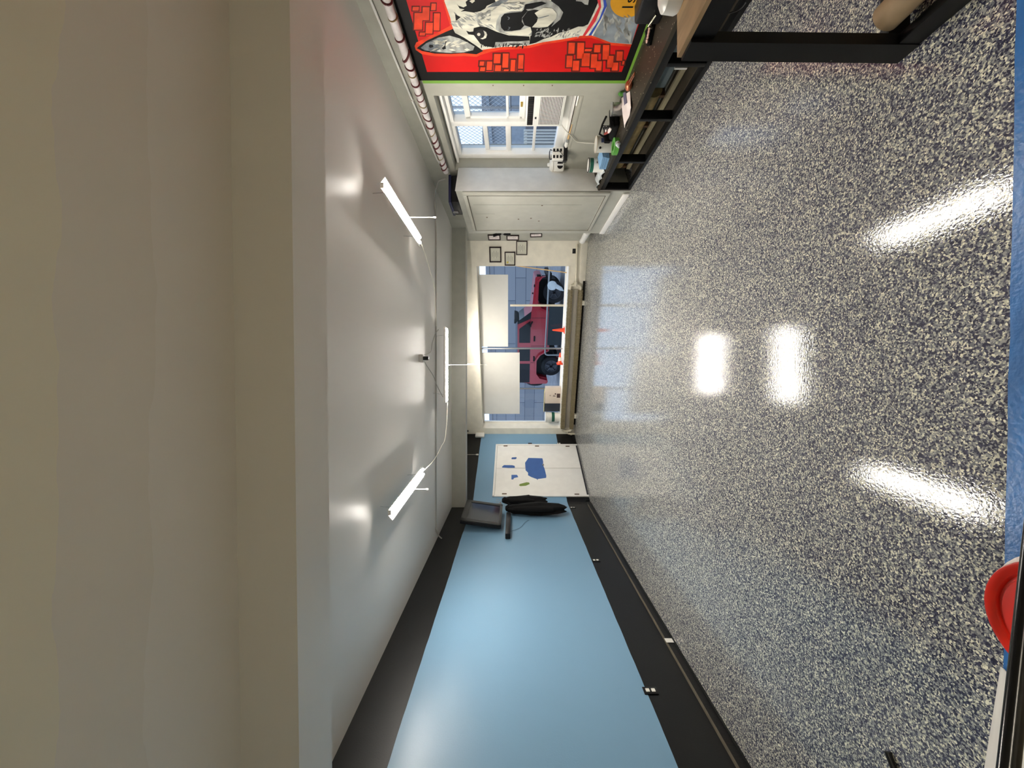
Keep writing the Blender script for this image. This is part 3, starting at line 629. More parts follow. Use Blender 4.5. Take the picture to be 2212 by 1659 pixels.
# items on right sill
def lamp1():
    c = RF.hit(1224, 356, -.02); c.z = RZ0 + .004
    t = thing('white_sprayer_tank', 'white appliance with rounded top, knob and two black half moon vents on the sill', 'appliance', c)
    M = Matrix.Translation(c) @ Matrix.Rotation(-.5, 4, 'Z')
    link('tank_body', MB(M).box((-.085, -.085, .0), (.085, .085, .13), .025).lathe([(.085, .1), (.088, .16), (.08, .185), (.06, .2), (.0, .205)]), m_whitep, t)
    link('tank_seam', MB(M).lathe([(.0895, .150), (.0895, .156), (.086, .156), (.086, .150)]), mat('seam_beige', (170, 160, 140), .5), t)
    link('knob', MB(M).lathe([(.01, .2), (.024, .205), (.024, .225), (.014, .235)]), m_whitep, t)
    for s_ in (-1, 1):
        L = [(s_ * .012, -.0855, .02), (s_ * .012, -.0855, .10)] + [(s_ * (.012 + .04 * math.sin(a)), -.0855, .06 + .04 * math.cos(a)) for a in [PI * k / 8 for k in range(1, 8)]]
        link('half_moon_vent', MB(M).prism(L, (0, -.003, 0)), m_blackp, t)
    link('rubber_foot', MB(M).box((-.05, -.06, -.0), (.05, .06, .012)), m_blackp, t)
lamp1()
def lamp2():
    c = RF.hit(1222, 334, .03); c.z = RZ0 + .004
    t = thing('work_lantern', 'white and black checkered lantern with a hoop handle on the sill', 'lantern', c)
    M = Matrix.Translation(c) @ Matrix.Rotation(-.3, 4, 'Z')
    link('lantern_body', MB(M).box((-.075, -.06, .05), (.075, .06, .20), .01), m_whitep, t)
    link('lantern_base', MB(M).box((-.085, -.065, 0), (.085, .065, .055), .01), m_blackp, t)
    q = MB(M)
    for zz in (.075, .12, .165):
        for xx in (-.055, .02): q.box((xx, -.0615, zz), (xx + .036, -.0585, zz + .027))
    link('black_squares', q, m_blackp, t)
    link('handle', MB(M).tube([(-.05, 0, .2), (-.06, 0, .225), (-.03, 0, .235), (.03, 0, .235), (.06, 0, .225), (.05, 0, .2)], .006, 8), m_blackp, t)
    link('cord', MB(M).tube([(.02, -.065, .17), (.03, -.07, .12), (.0, -.07, .08), (-.03, -.07, .06), (-.05, -.068, .09)], .0045, 6), m_blackp, t)
lamp2()
def brush(a, b, label, hair, cat='paint brush'):
    a = Vector(a); b = Vector(b); d = b - a
    t = thing('paint_brush', label, cat, a)
    link('handle', MB().tube([a, a + d * .3, a + d * .62], [.006, .01, .012], 10), m_wood, t)
    link('ferrule', MB().tube([a + d * .6, a + d * .72], [.014, .02], 10), m_metal, t)
    link('bristles', MB().tube([a + d * .72, a + d * .9, b], [.02, .026, .014], 10), hair, t)
a = RF.w(4.62, -.02, RZ0 + .02); b = RF.w(5.10, -.03, RZ0 + .03)
brush(a, b, 'wooden paint brush with white bristles on the edge of the right window sill', m_whitep)
a = RF.w(4.13, -.03, RZ0 + .02); b = RF.w(4.3, -.03, RZ0 + .02)
tag(link('white_marker', MB().tube([a, b], .009, 8), m_whitep), 'small white marker on the near end of the right window sill', 'pen')
# ================================================================ MURAL on the right wall
mu0, mu1, mz0, mz1 = 1.25, 3.89, .476, 2.56
mural = thing('dog_mural', 'painted mural of a black and white dog on red brick with a medal', 'mural', RF.w(3.0, .002, mz0))
link('black_border', MB(frameM(RF)).box((mu0, 0, mz0), (mu1, .004, mz1)), mat('mural_black', (9, 8, 8), .55, var=.1, spec=.15), mural)
link('green_edge', MB(frameM(RF)).box((mu0, 0, mz0 - .04), (mu1 + .04, .003, mz0)).box((mu1, 0, mz0), (mu1 + .04, .003, mz1 - .03)), mat('green_tape_edge', (104, 150, 46), .5, var=.04), mural)
link('red_background', MB(frameM(RF)).box((mu0 + .12, .004, .542), (3.777, .005, 2.455)), mat('mural_red', (186, 12, 10), .55, var=.15, scale=2, spec=.15), mural)
def Ac(a, b): return (920 + a / 4.254, b / 4.254)
def Bc(a, b): return (740 + a / 5.53, b / 5.53)
LY = [.005]
def paint(pix, m, name, cv=Ac, lay=None):
    off = lay if lay else LY[0]
    L = [(RF.loc(*cv(*p))[0], off, RF.loc(*cv(*p))[1]) for p in pix]
    L = [(min(max(u, mu0 + .12), 99), o_, min(max(z, .5), 2.5)) for u, o_, z in L]
    q = MB(frameM(RF)); q.prism(L, (0, .0006, 0))
    return link(name, q, m, mural)
pid = lambda a, b: (a, b)
mo = mat('mural_orange', (206, 58, 24), .55, var=.22, scale=9, spec=.15); mwht = mat('mural_white', (200, 198, 182), .6, var=.28, scale=9, spec=.15, stretch=(1, 1.4, .5))
mblk = mat('mural_black_fur', (9, 9, 10), .6, var=.5, scale=10, spec=.15); mgry = mat('mural_grey', (104, 110, 114), .6, var=.6, scale=11, spec=.15, stretch=(1, .5, 1.3))
mlg = mat('mural_light_grey', (150, 151, 146), .6, var=.5, scale=14, spec=.15, stretch=(1, .6, 1.2)); mgro = mat('mural_grout', (84, 26, 18), .6, spec=.15)
silh = [Bc(1215, 0), Bc(1250, 100), Bc(1285, 200), Bc(1305, 290), Bc(1320, 335), Bc(1150, 410), Bc(1000, 480), Bc(885, 565), Bc(950, 600), Bc(1100, 630), Bc(1300, 635), Bc(1450, 625), Bc(1600, 635),
        Ac(500, 455), Ac(560, 445), Ac(700, 425), Ac(830, 420), Ac(950, 410), Ac(1080, 380), Ac(1250, 355), Ac(1420, 322), Ac(1520, 318), Ac(1600, 345), Ac(1700, 385), Ac(1890, 400), Ac(2015, 0)]
ext_ = [(1520, -160), (1250, -250), (1120, -240), (1010, -150)]   # the rest of the dog beyond the frame edge
halo = [Bc(1195, -10), Bc(1230, 110), Bc(1285, 300), Bc(1130, 385), Bc(1000, 445), Bc(880, 500), Bc(843, 545), Bc(870, 590), Bc(950, 640), Bc(1100, 665), Bc(1300, 668), Bc(1450, 662), Bc(1600, 672),
        Ac(500, 500), Ac(600, 470), Ac(700, 450), Ac(830, 447), Ac(950, 435), Ac(1080, 402), Ac(1250, 378), Ac(1420, 345), Ac(1520, 340), Ac(1600, 368), Ac(1700, 410), Ac(1882, 422)]
paint(halo + [(1385, 0)] + ext_, mo, 'orange_outline', pid, .005)
paint(silh + ext_, mwht, 'dog_head', pid, .0058)
# bricks
def bricks(rects, cv, name):
    us = [r[0] for r in rects]; 
    g = MB(frameM(RF)); b = MB(frameM(RF))
    for (a0, b0, a1, b1) in rects:
        e = 8
        L = [(RF.loc(*cv(*p)), ) for p in ((a0 - e, b0 - e), (a1 + e, b0 - e), (a1 + e - 4, b1 + e), (a0 - e - 4, b1 + e))]
        g.prism([(x[0][0], .0062, x[0][1]) for x in L], (0, .0004, 0))
        L = [RF.loc(*cv(*p)) for p in ((a0 + 8, b0 + 4), (a1 - 2, b0 + 4), (a1 - 8, b1 - 4), (a0 + 2, b1 - 4))]
        b.prism([(x[0], .0066, x[1]) for x in L], (0, .0006, 0))
    gg = link(name + '_grout', g, mgro, mural); link(name, b, mo, mural)
bricks([(490, 555, 538, 600), (495, 608, 548, 650), (555, 555, 612, 640), (620, 485, 690, 578), (632, 590, 695, 650), (700, 482, 762, 618), (712, 628, 765, 650), (775, 540, 825, 650), (845, 495, 900, 628), (842, 638, 895, 652)], Ac, 'painted_bricks')
bricks([(1305, 382, 1372, 490), (1385, 382, 1458, 535), (1288, 502, 1350, 615), (1345, 547, 1412, 645), (1455, 440, 1528, 468), (1428, 478, 1510, 605), (1542, 402, 1608, 478), (1512, 487, 1578, 620), (1620, 402, 1688, 545), (1560, 552, 1620, 645), (1662, 502, 1728, 618), (1748, 462, 1812, 555), (1705, 564, 1770, 645), (1800, 550, 1828, 590)], Ac, 'painted_bricks')
bricks([(832, 68, 915, 120), (852, 142, 958, 348), (950, 72, 1040, 235), (1055, 28, 1118, 115), (990, 258, 1082, 395), (1085, 145, 1165, 358), (918, 375, 990, 418)], Bc, 'painted_bricks')
D1, D2, D3, D4 = .0066, .0074, .0082, .0090
# ear
paint([(885, 565), (1000, 480), (1150, 410), (1320, 335), (1345, 385), (1450, 440), (1600, 540), (1680, 600), (1600, 640), (1450, 625), (1300, 635), (1100, 630), (950, 600)], mblk, 'ear', Bc, D1)
paint([(935, 560), (1000, 505), (1140, 440), (1280, 415), (1400, 450), (1500, 500), (1575, 545), (1560, 590), (1450, 615), (1300, 622), (1120, 612), (980, 590)], mlg, 'inner_ear', Bc, D2)
paint([(935, 560), (1000, 505), (1130, 445), (1230, 450), (1215, 520), (1180, 560), (1120, 608), (980, 590)], mgry, 'inner_ear_shade', Bc, D3)
paint([(1230, 480), (1215, 540), (1185, 560), (1200, 580), (1235, 570), (1228, 530), (1242, 480)], mblk, 'ear_mark', Bc, D4)
paint([(1040, 520), (1080, 525), (1085, 550), (1045, 560), (1030, 540)], mblk, 'ear_mark', Bc, D4)
# eye patch and eye
paint([(370, 275), (400, 285), (435, 282), (440, 250), (500, 235), (560, 243), (650, 285), (760, 318), (950, 328), (955, 365), (860, 372), (760, 378), (640, 380), (630, 430), (560, 420), (500, 395), (470, 355), (440, 315), (390, 308)], mblk, 'eye_patch', Ac, D1)
paint([(640, 385), (760, 372), (950, 372), (950, 405), (830, 412), (700, 418), (630, 432)], mlg, 'cheek_fur', Ac, D1)
paint([(760, 392), (890, 395), (888, 402), (780, 404)], mblk, 'fur_mark', Ac, D2)
def circ(cx, cy, rx, ry, n=22, a0=0, a1=2 * PI): return [(cx + rx * math.cos(a0 + (a1 - a0) * k / n), cy + ry * math.sin(a0 + (a1 - a0) * k / n)) for k in range(n)]
paint(circ(508, 310, 58, 48), mat('mural_deep_black', (6, 6, 6), .4), 'eye', Ac, D2)
paint(circ(486, 307, 15, 14), mwht, 'eye_glint', Ac, D3)
paint([(528, 272), (552, 285), (562, 310), (552, 340), (522, 352), (500, 345), (528, 335), (540, 312), (536, 290)], mwht, 'eye_crescent', Ac, D3)
# second eye at the frame edge
paint([(285, 28), (300, 45), (345, 60), (375, 45), (365, 10), (400, -20), (620, -60), (640, 10), (560, 45), (545, 70), (500, 95), (440, 108), (360, 95), (320, 98), (355, 78), (310, 70)], mblk, 'eye_patch', Ac, D1)
paint([(400, 0), (425, 20), (450, 0), (440, -20)], mwht, 'eye_glint', Ac, D3)
paint([(560, 62), (700, 40), (760, -10), (700, -20), (620, 20)], mgry, 'muzzle_shade', Ac, D2)
paint([(268, 122), (320, 150), (275, 185)], mblk, 'brow_mark', Ac, D1)
# muzzle, nose, mouth
paint([(600, 180), (640, 120), (720, 90), (860, 80), (930, 20), (1050, -30), (1150, 0), (1220, 50), (1262, 105), (1235, 170), (1150, 240), (1060, 290), (970, 318), (800, 318), (680, 290), (610, 240)], mlg, 'muzzle', Ac, D1)
paint([(650, 180), (680, 125), (780, 95), (880, 90), (905, 40), (860, 10), (900, -40), (700, 20), (600, 100), (590, 200), (640, 260)], mwht, 'muzzle_light', Ac, D2)
paint([(720, 288), (860, 272), (960, 240), (972, 285), (940, 315), (800, 315)], mwht, 'cheek_lobe', Ac, D2)
paint([(685, 205), (692, 150), (720, 118), (780, 110), (880, 100), (908, 68), (935, 90), (885, 150), (880, 190), (905, 225), (870, 262), (790, 275), (720, 275), (692, 245)], mblk, 'nose', Ac, D3)
paint([(885, 160), (935, 92), (1000, 80), (1060, 90), (1060, 200), (1010, 235), (960, 240), (905, 222)], mblk, 'mouth', Ac, D3)
paint([(1000, 110), (1080, 60), (1160, 65), (1205, 115), (1195, 160), (1160, 195), (1120, 235), (1040, 245), (975, 240), (1020, 190), (1030, 150)], mwht, 'tongue', Ac, D4)
paint([(1010, 160), (1060, 145), (1130, 128), (1130, 134), (1060, 155)], mgry, 'tongue_line', Ac, .0098)
paint([(915, 30), (1060, 5), (1110, 20), (1060, 40), (980, 70), (920, 75), (900, 70)], mblk, 'lip', Ac, D3)
paint([(960, 235), (1040, 248), (1110, 240), (1180, 190), (1150, 240), (1060, 290), (970, 318), (975, 285)], mblk, 'lip', Ac, D3)
paint([(745, 140), (770, 150), (768, 165), (752, 172), (762, 155)], mgry, 'nostril', Ac, D4)
paint([(755, 235), (778, 240), (765, 262), (748, 262), (765, 250)], mgry, 'nostril', Ac, D4)
# neck
paint([(1150, -60), (1150, 0), (1220, 50), (1262, 105), (1235, 170), (1150, 240), (1060, 290), (960, 322), (950, 400), (1010, 385), (1080, 350), (1150, 330), (1250, 300), (1400, 255), (1490, 215), (1535, 120), (1580, 20), (1590, -60)], mblk, 'neck', Ac, D2)
paint([(1080, 352), (1150, 330), (1220, 295), (1300, 275), (1400, 235), (1470, 235), (1440, 300), (1400, 325), (1250, 352), (1120, 372), (1060, 378)], mwht, 'neck_fur', Ac, D3)
paint([(1380, 0), (1430, 5), (1460, 30), (1490, 35), (1500, -30), (1380, -30)], mlg, 'neck_fur', Ac, D3)
# chest
paint([(1535, 320), (1620, 170), (1660, 60), (1650, -60), (2030, -60), (2012, 0), (1890, 395), (1700, 383), (1600, 345)], mat('mural_chest_grey', (120, 128, 134), .5, var=.5, scale=5), 'chest', Ac, D2)
# brush strokes of fur
rs = random.Random(3)
def strokes(n, bx, ln, wd, ang, m, name, off):
    q = MB(frameM(RF))
    for k in range(n):
        x = rs.uniform(bx[0], bx[2]); y = rs.uniform(bx[1], bx[3]); a = ang + rs.uniform(-.5, .5); l_ = ln * rs.uniform(.5, 1.2); w_ = wd * rs.uniform(.5, 1.1)
        dx, dy = math.cos(a) * l_ / 2, math.sin(a) * l_ / 2; nx, ny = -math.sin(a) * w_, math.cos(a) * w_
        L = [RF.loc(*Ac(*p)) for p in ((x - dx, y - dy), (x + nx, y + ny), (x + dx, y + dy), (x - nx, y - ny))]
        q.prism([(u, off, z) for u, z in L], (0, .0003, 0))
    link(name, q, m, mural)
strokes(34, (250, 120, 620, 240), 90, 11, .5, mlg, 'fur_strokes', D1)
strokes(18, (470, 60, 660, 180), 90, 12, -.4, mlg, 'fur_strokes', D1)
strokes(40, (500, 395, 940, 425), 38, 6, -1.2, mblk, 'fur_strokes', D2)
strokes(60, (1010, 255, 1430, 335), 44, 7, -.9, mlg, 'fur_strokes', D4)
strokes(22, (1640, 120, 1900, 340), 110, 24, 1.3, mlg, 'chest_strokes', D3 + .0003)
strokes(20, (700, 10, 900, 70), 80, 9, .1, mlg, 'fur_strokes', D3)
strokes(18, (60, 370, 400, 460), 80, 12, -.3, mwht, 'ear_strokes', D3 + .0003)
# ribbon
paint([(1570, -60), (1578, 0), (1590, 50), (1530, 170), (1440, 318), (1465, 320), (1560, 185), (1612, 55), (1606, 0), (1600, -60)], mat('ribbon_red', (196, 36, 44), .45), 'ribbon_red_stripe', Ac, D3)
paint([(1600, -60), (1606, 0), (1612, 55), (1560, 185), (1465, 320), (1492, 318), (1590, 170), (1636, 50), (1630, 0), (1625, -60)], mwht, 'ribbon_white_stripe', Ac, D3)
paint([(1625, -60), (1630, 0), (1636, 50), (1590, 170), (1492, 318), (1520, 316), (1610, 160), (1664, 42), (1655, 0), (1650, -60)], mat('ribbon_blue', (28, 62, 158), .45), 'ribbon_blue_stripe', Ac, D3)
# medal with lettering
paint(circ(1845, 20, 150, 132, 36), mat('medal_gold', (206, 148, 34), .5, var=.15, spec=.2), 'medal', Ac, D3)
def text_on(fr, s, x, y, size, m, parent, off, flip=-1, rot=0):
    cu = bpy.data.curves.new('lettering', 'FONT'); cu.body = s; cu.size = size; cu.extrude = .0005
    o = bpy.data.objects.new('tmp', cu); C.objects.link(o); bpy.context.view_layer.update()
    me = bpy.data.meshes.new_from_object(o); C.objects.unlink(o)
    u, z = fr.loc(x, y); bm = bmesh.new(); bm.from_mesh(me)
    for v in bm.verts:
        a = v.co.x * math.cos(rot) - v.co.y * math.sin(rot); b = v.co.x * math.sin(rot) + v.co.y * math.cos(rot)
        v.co = fr.w(u + flip * a, off + v.co.z, z + b)
    q = MB(); q.bm.free(); q.bm = bm
    return link('lettering', q, m, parent)
text_on(RF, '1st', 1365, 21, .13, mblk, mural, .0095)
# nail holes
q = MB(frameM(RF))
for x in (1065, 1131, 1193):
    u, z = RF.loc(x, 184.5); q.box((u - .006, 0, z - .006), (u + .006, .003, z + .006))
tag(link('wall_plugs', q, m_hinge), 'row of small wall anchors beside the mural edge', 'wall anchors')
# ================================================================ LOW BLACK BENCH along the right wall
BH = .45
BFr = Frame((2.50, 0), (0.0312, 1), (-1, 0.0312))
bench = thing('low_bench', 'long low black painted wooden bench built over the heating pipe', 'bench', BFr.w(3.2, -.2, 0))
bu1 = 5.29
wallgap = -.60
link('bench_top', MB(frameM(BFr)).prism([(.9, .01, BH - .03), (bu1, .01, BH - .03), (bu1 + .3, -.44, BH - .03), (bu1 + .3, -.47, BH - .03), (.9, -.495, BH - .03)], (0, 0, .03)), m_bench, bench)
link('front_rail', MB(frameM(BFr)).box((.9, 0, BH - .095), (bu1, -.04, BH - .03), .003), m_blackw, bench)
link('bottom_plate', MB(frameM(BFr)).box((.9, 0, 0), (bu1, -.09, .038), .003), m_blackw, bench)
for u in (5.29, 4.61, 3.84, 3.155, 2.42, 1.7):
    link('bench_post', MB(frameM(BFr)).box((u - .04, -.001, .038), (u, -.09, BH - .03), .003), m_blackw, bench)
link('heater_cover', MB(frameM(BFr)).box((.9, -.30, .12), (3.80, -.34, .32), .004), mat('blue_grey_metal', (134, 146, 148), .4), bench)
link('heater_pipe', MB().tube([BFr.w(3.82, -.31, .215), BFr.w(5.15, -.31, .215)], .088, 18), m_tan, bench)
for ua_ in (4.3, 5.15, 3.83): link('pipe_bracket', MB(frameM(BFr)).box((ua_, -.25, .1), (ua_ + .035, -.455, .35)), mat('rusty_bracket', (84, 58, 34), .6, var=.4, scale=20), bench)
link('added_dark_board', MB(frameM(BFr)).box((.9, -.09, .0), (5.2, -.46, .012)), mat('dark_brown_board', (62, 54, 40), .8, var=.3), bench)  # added dark board so the bench bays read dark inside
link('rear_batten', MB(frameM(BFr)).box((.9, -.24, .04), (5.2, -.27, .085)), mat('pale_batten', (160, 150, 120), .6), bench)
link('back_board', MB(frameM(BFr)).box((.9, -.46, .0), (5.2, -.475, BH - .03)), mat('dark_back_board', (70, 62, 48), .7), bench)
link('white_strip', MB(frameM(BFr)).box((3.42, -.2, .06), (3.44, -.3, .17)), m_whitep, bench)
def bt_(x, y, z=BH): return Z(x, y, z)   # point standing on the bench
# cans
def can(c, r, h, mb, label, ring, lab=None, name='paint_can'):
    t = thing(name, label, 'paint can', c)
    link('can_body', MB().lathe([(r * .98, 0), (r, .004), (r, h - .006), (r * 1.03, h - .004), (r * 1.03, h)], c, 28), mb, t)
    link('can_rim', MB().lathe([(r * 1.035, h - .008), (r * 1.04, h + .002), (r * .92, h + .002), (r * .9, h - .004), (0, h - .004)], c, 28), ring, t)
    if lab:
        m2, z0, z1 = lab; link('can_label', MB().lathe([(r * 1.004, z0), (r * 1.004, z1), (r * 1.012, z1), (r * 1.012, z0)], c, 28), m2, t)
    return t
def stand(x, y, r, h, m, label, ring, lab=None):
    p = bt_(x, y); return p, can(p, r, h, m, label, ring, lab)
p, o = stand(1304, 357, .082, .20, m_whitep, 'white plastic paint can with green band under its rim, farthest on the bench', m_blackp, (m_green, .14, .185))
M = Matrix.Translation(p)
link('label_print', MB(M).box((-.03, -.0845, .07), (.012, -.0825, .082)).box((-.02, -.0845, .095), (.0, -.0825, .105)), m_brown, o)
p, o = stand(1322, 312, .085, .19, mat('grey_can', (190, 190, 182), .35), 'grey paint can with a small blue label mark', mat('can_lid_cream', (200, 190, 170), .4))
M = Matrix.Translation(p); link('label_print', MB(M).box((-.03, -.0875, .115), (.02, -.0845, .145)), mat('blue_print', (60, 74, 110), .5), o)
link('black_print', MB(M).ball((-.07, -.05, .15), .014), m_blackp, o)
p, o = stand(1343, 236, .062, .11, mat('bright_tin', (186, 184, 180), .25, .8), 'small plain silver tin standing by the wall on the bench', m_metal)
p = bt_(1333, 309); p2 = p + Vector((-.05, -.02, 0))
t = thing('tape_roll', 'green roll of masking tape in clear wrap on the bench', 'tape roll', p2)
link('tape_body', MB().lathe([(.045, .0), (.085, 0), (.085, .05), (.045, .05), (.045, 0)], p2, 28, caps=False), m_lgreen, t)
link('wrapper', MB().tube([p2 + Vector((-.02, -.08, .02)), p2 + Vector((-.05, -.11, .03)), p2 + Vector((-.08, -.1, .01))], [.03, .02, .006], 8), m_cloudy, t)
p = bt_(1312, 342)
q = MB(Matrix.Translation(p) @ Matrix.Rotation(.2, 4, 'Z'))
for k in range(6):
    q.prism([(-.09 + .004 * k, -.10, .002 + k * .014), (.09, -.10, .002 + k * .016), (.085, .08, .004 + k * .017), (-.085, .085, .004 + k * .014)], (0, 0, .010))
tag(link('folded_towels', q, m_bluecl), 'stack of folded light blue towels between the two paint cans', 'towels')
def sheet(pts, hfun, m, name, label, cat, n=14):
    """bilinear quad sheet with bumps"""
    a, b, c, d = [Vector(p) for p in pts]; q = MB(); g = []
    for i in range(n + 1):
        row = []
        for j in range(n + 1):
            s_, t_ = i / n, j / n; p = (a * (1 - s_) + b * s_) * (1 - t_) + (d * (1 - s_) + c * s_) * t_
            row.append(q.bm.verts.new(p + Vector((0, 0, hfun(s_, t_)))))
        g.append(row)
    for i in range(n):
        for j in range(n): q.bm.faces.new((g[i][j], g[i + 1][j], g[i + 1][j + 1], g[i][j + 1]))
    r = bmesh.ops.extrude_face_region(q.bm, geom=list(q.bm.faces))
    for v in [v for v in r['geom'] if isinstance(v, bmesh.types.BMVert)]: v.co.z += .003
    return tag(link(name, q, m, ang=60), label, cat)
sheet([BFr.w(4.84, -.015, BH + .002), BFr.w(5.27, -.015, BH + .002), BFr.w(5.30, -.36, BH + .002), BFr.w(5.06, -.3, BH + .002)], lambda s, t: abs(.035 * math.sin(9 * s + 5 * t) * math.sin(7 * t + 2)), m_cloudy, 'plastic_sheeting', 'crumpled milky plastic sheeting at the far end of the low bench', 'plastic sheet')
A1, B1, C1_, D1_ = bt_(1350, 275), bt_(1364, 235), bt_(1358, 200), bt_(1343, 225)
sheet([bt_(1351, 276, BH + .002), bt_(1366, 232, BH + .002), bt_(1361, 197, BH + .002), bt_(1344, 212, BH + .002)], lambda s, t: .006 * (1 + math.sin(8 * s + 3 * t)), m_paperw, 'paper_sheet', 'rumpled white paper sheet with pink marks lying on the low bench', 'paper')
sheet([bt_(1349, 228, BH + .022), bt_(1354, 222, BH + .022), bt_(1351, 198, BH + .022), bt_(1346, 202, BH + .022)], lambda s, t: .004 * math.sin(5 * s), mat('slate_folder', (92, 88, 112), .6), 'slate_booklet', 'small slate coloured booklet lying on the white paper', 'booklet', 4)
p = bt_(1349, 207); t = tag(link('green_bottle', MB().lathe([(.022, 0), (.022, .04), (.01, .05), (.01, .055), (0, .055)], p + Vector((.05, .04, 0)), 14), m_lgreen), 'tiny green bottle against the wall behind the white paper', 'bottle')
# tools heap
p = bt_(1334, 268)
t = thing('tool_bag', 'open black tool bag stuffed with scrapers and brushes on the bench', 'bag', p)
q = MB(Matrix.Translation(p) @ Matrix.Rotation(.15, 4, 'Z')); q.box((-.10, -.09, 0), (.09, .15, .07), .025).box((-.11, -.09, .05), (.1, -.06, .11), .012).box((-.11, .12, .05), (.1, .16, .12), .012)
link('bag_body', q, m_cloth, t)
M = Matrix.Translation(p)
link('tool_handles', MB(M).tube([(-.06, -.05, .06), (-.03, .03, .15)], .014).tube([(.0, .06, .06), (.04, .1, .14)], .012), m_blackp, t)
link('scraper_blade', MB(M).box((-.09, -.03, .08), (-.05, .04, .10), .003, M=Matrix.Rotation(.2, 4, 'X')).box((-.04, .06, .1), (.02, .11, .115), .003), m_paperw, t)
link('red_handle', MB(M).tube([(-.07, .02, .08), (-.05, .09, .12)], .013), mat('dull_red', (150, 60, 50), .5), t)
link('tape_measure', MB(M).box((-.05, -.08, .06), (.0, -.04, .1), .01), mat('tool_yellow', (190, 150, 40), .5), t)
link('bag_strap', MB(M).tube([(-.08, .12, .1), (-.02, .14, .17), (.05, .08, .15), (.07, -.02, .13)], .011), m_cloth, t)
# copper dipper / brush
p = bt_(1368, 186)
t = thing('copper_scoop', 'small copper scoop with a wire loop handle on the bench below the mural', 'scoop', p)
link('scoop_bowl', MB().ball(p + Vector((.03, .03, .035)), .045, (1, 1.1, .78)), mat('copper', (176, 104, 72), .3, .7), t)
link('wire_handle', MB().tube([p + Vector((0, -.0, .04)), p + Vector((-.03, -.10, .05)), p + Vector((-.05, -.19, .05)), p + Vector((-.03, -.20, .05)), p + Vector((-.0, -.1, .05)), p + Vector((.03, .0, .045))], .005, 8), mat('copper', (176, 104, 72)), t)
# black case with beads
pa, pb = bt_(1408, 102), bt_(1416, 62)
t = thing('beaded_sandal', 'black strap with pink oval studs lying under the mural edge', 'strap', pa)
q = MB().tube([pa + Vector((.03, .02, .015)), pa * .6 + pb * .4 + Vector((.07, 0, .03)), pb + Vector((.05, 0, .02))], [.02, .04, .02], 10); link('strap_body', q, m_cloth, t)
for k in range(6):
    c = pa.lerp(pb, k / 6 + .05) + Vector((.035 + .0 * k, -.012, .045)); link('stud', MB().ball(c, .014, (1, 1.4, .7)), mat('pink_stud', (200, 160, 146), .4), t)
# black bag near camera on bench
p = bt_(1432, 26)
t = thing('black_crate', 'black plastic case on the low bench behind the plywood table', 'case', p)
link('case_body', MB().box((p.x - .03, p.y - .25, BH), (p.x + .12, p.y + .08, BH + .2), .02), m_blackp, t)
link('case_handle', MB().tube([(p.x - .04, p.y - .02, BH + .06), (p.x - .05, p.y + .06, BH + .09), (p.x - .03, p.y + .1, BH + .05)], .008), mat('chrome_hook', (150, 148, 130), .25, .8), t)
# ================================================================ PLYWOOD WORKTABLE, near right
TZ = .92; TX = 1.362; TD = 1.603
tb = thing('work_table', 'plywood topped work table on black painted legs, near right', 'table', (1.8, 1.1, 0))
link('table_top', MB().prism([(TX, TD, TZ - .018), (TX + 1.0, TD + .0, TZ - .018), (TX + 1.0, .35, TZ - .018), (TX - .03, .35, TZ - .018)], (0, 0, .018)), m_ply, tb)
q = MB().box((TX + .02, TD - .03, TZ - .108), (TX + .98, TD - .07, TZ - .018)).box((TX + .0, .4, TZ - .108), (TX + .04, TD - .03, TZ - .018)); link('apron', q, m_blackw, tb)
for (lx, ly) in ((1.337, 1.515), (2.28, 1.515), (1.31, .4), (2.28, .4)):
    q = MB().prism([(lx, ly, 0), (lx + .045, ly, 0), (lx + .045, ly + .088, 0), (lx, ly + .088, 0)], (.01, 0, TZ - .018)); link('leg', q, m_blackw, tb)
link('stretcher', MB().box((1.38, 1.53, .02), (2.28, 1.568, .108), .003), m_blackw, tb)
link('stretcher', MB().box((1.34, .45, .0), (1.378, 1.515, .085), .003), m_blackw, tb)
tag(link('cardboard_tube', MB().tube([(1.43, 1.50, .147), (1.44, .5, .147)], .054, 24).tube([(1.43, 1.501, .147), (1.43, 1.49, .147)], .038, 24), mat('kraft_cardboard', (172, 146, 112), .65, var=.15, scale=8)), 'round tan cardboard tube lying on the lower stretcher of the work table', 'tube')
p = Z(1470, -14, TZ)
tag(link('white_bowl', MB().lathe([(.07, 0), (.075, .01), (.07, .06), (.05, .075), (0, .08)], p + Vector((.01, -.0, 0)), 24), m_whitep), 'white rounded bowl on the edge of the plywood table top', 'bowl')
cable([P(1507, 53, 2.55), P(1520, 42, 2.6), P(1535, 41, 2.6), P(1560, 32, 2.5), P(1595, 22, 2.45), P(1612, 5, 2.4)], 'thin black cable hanging in front of the low bench behind the table', .004, m_blackp)
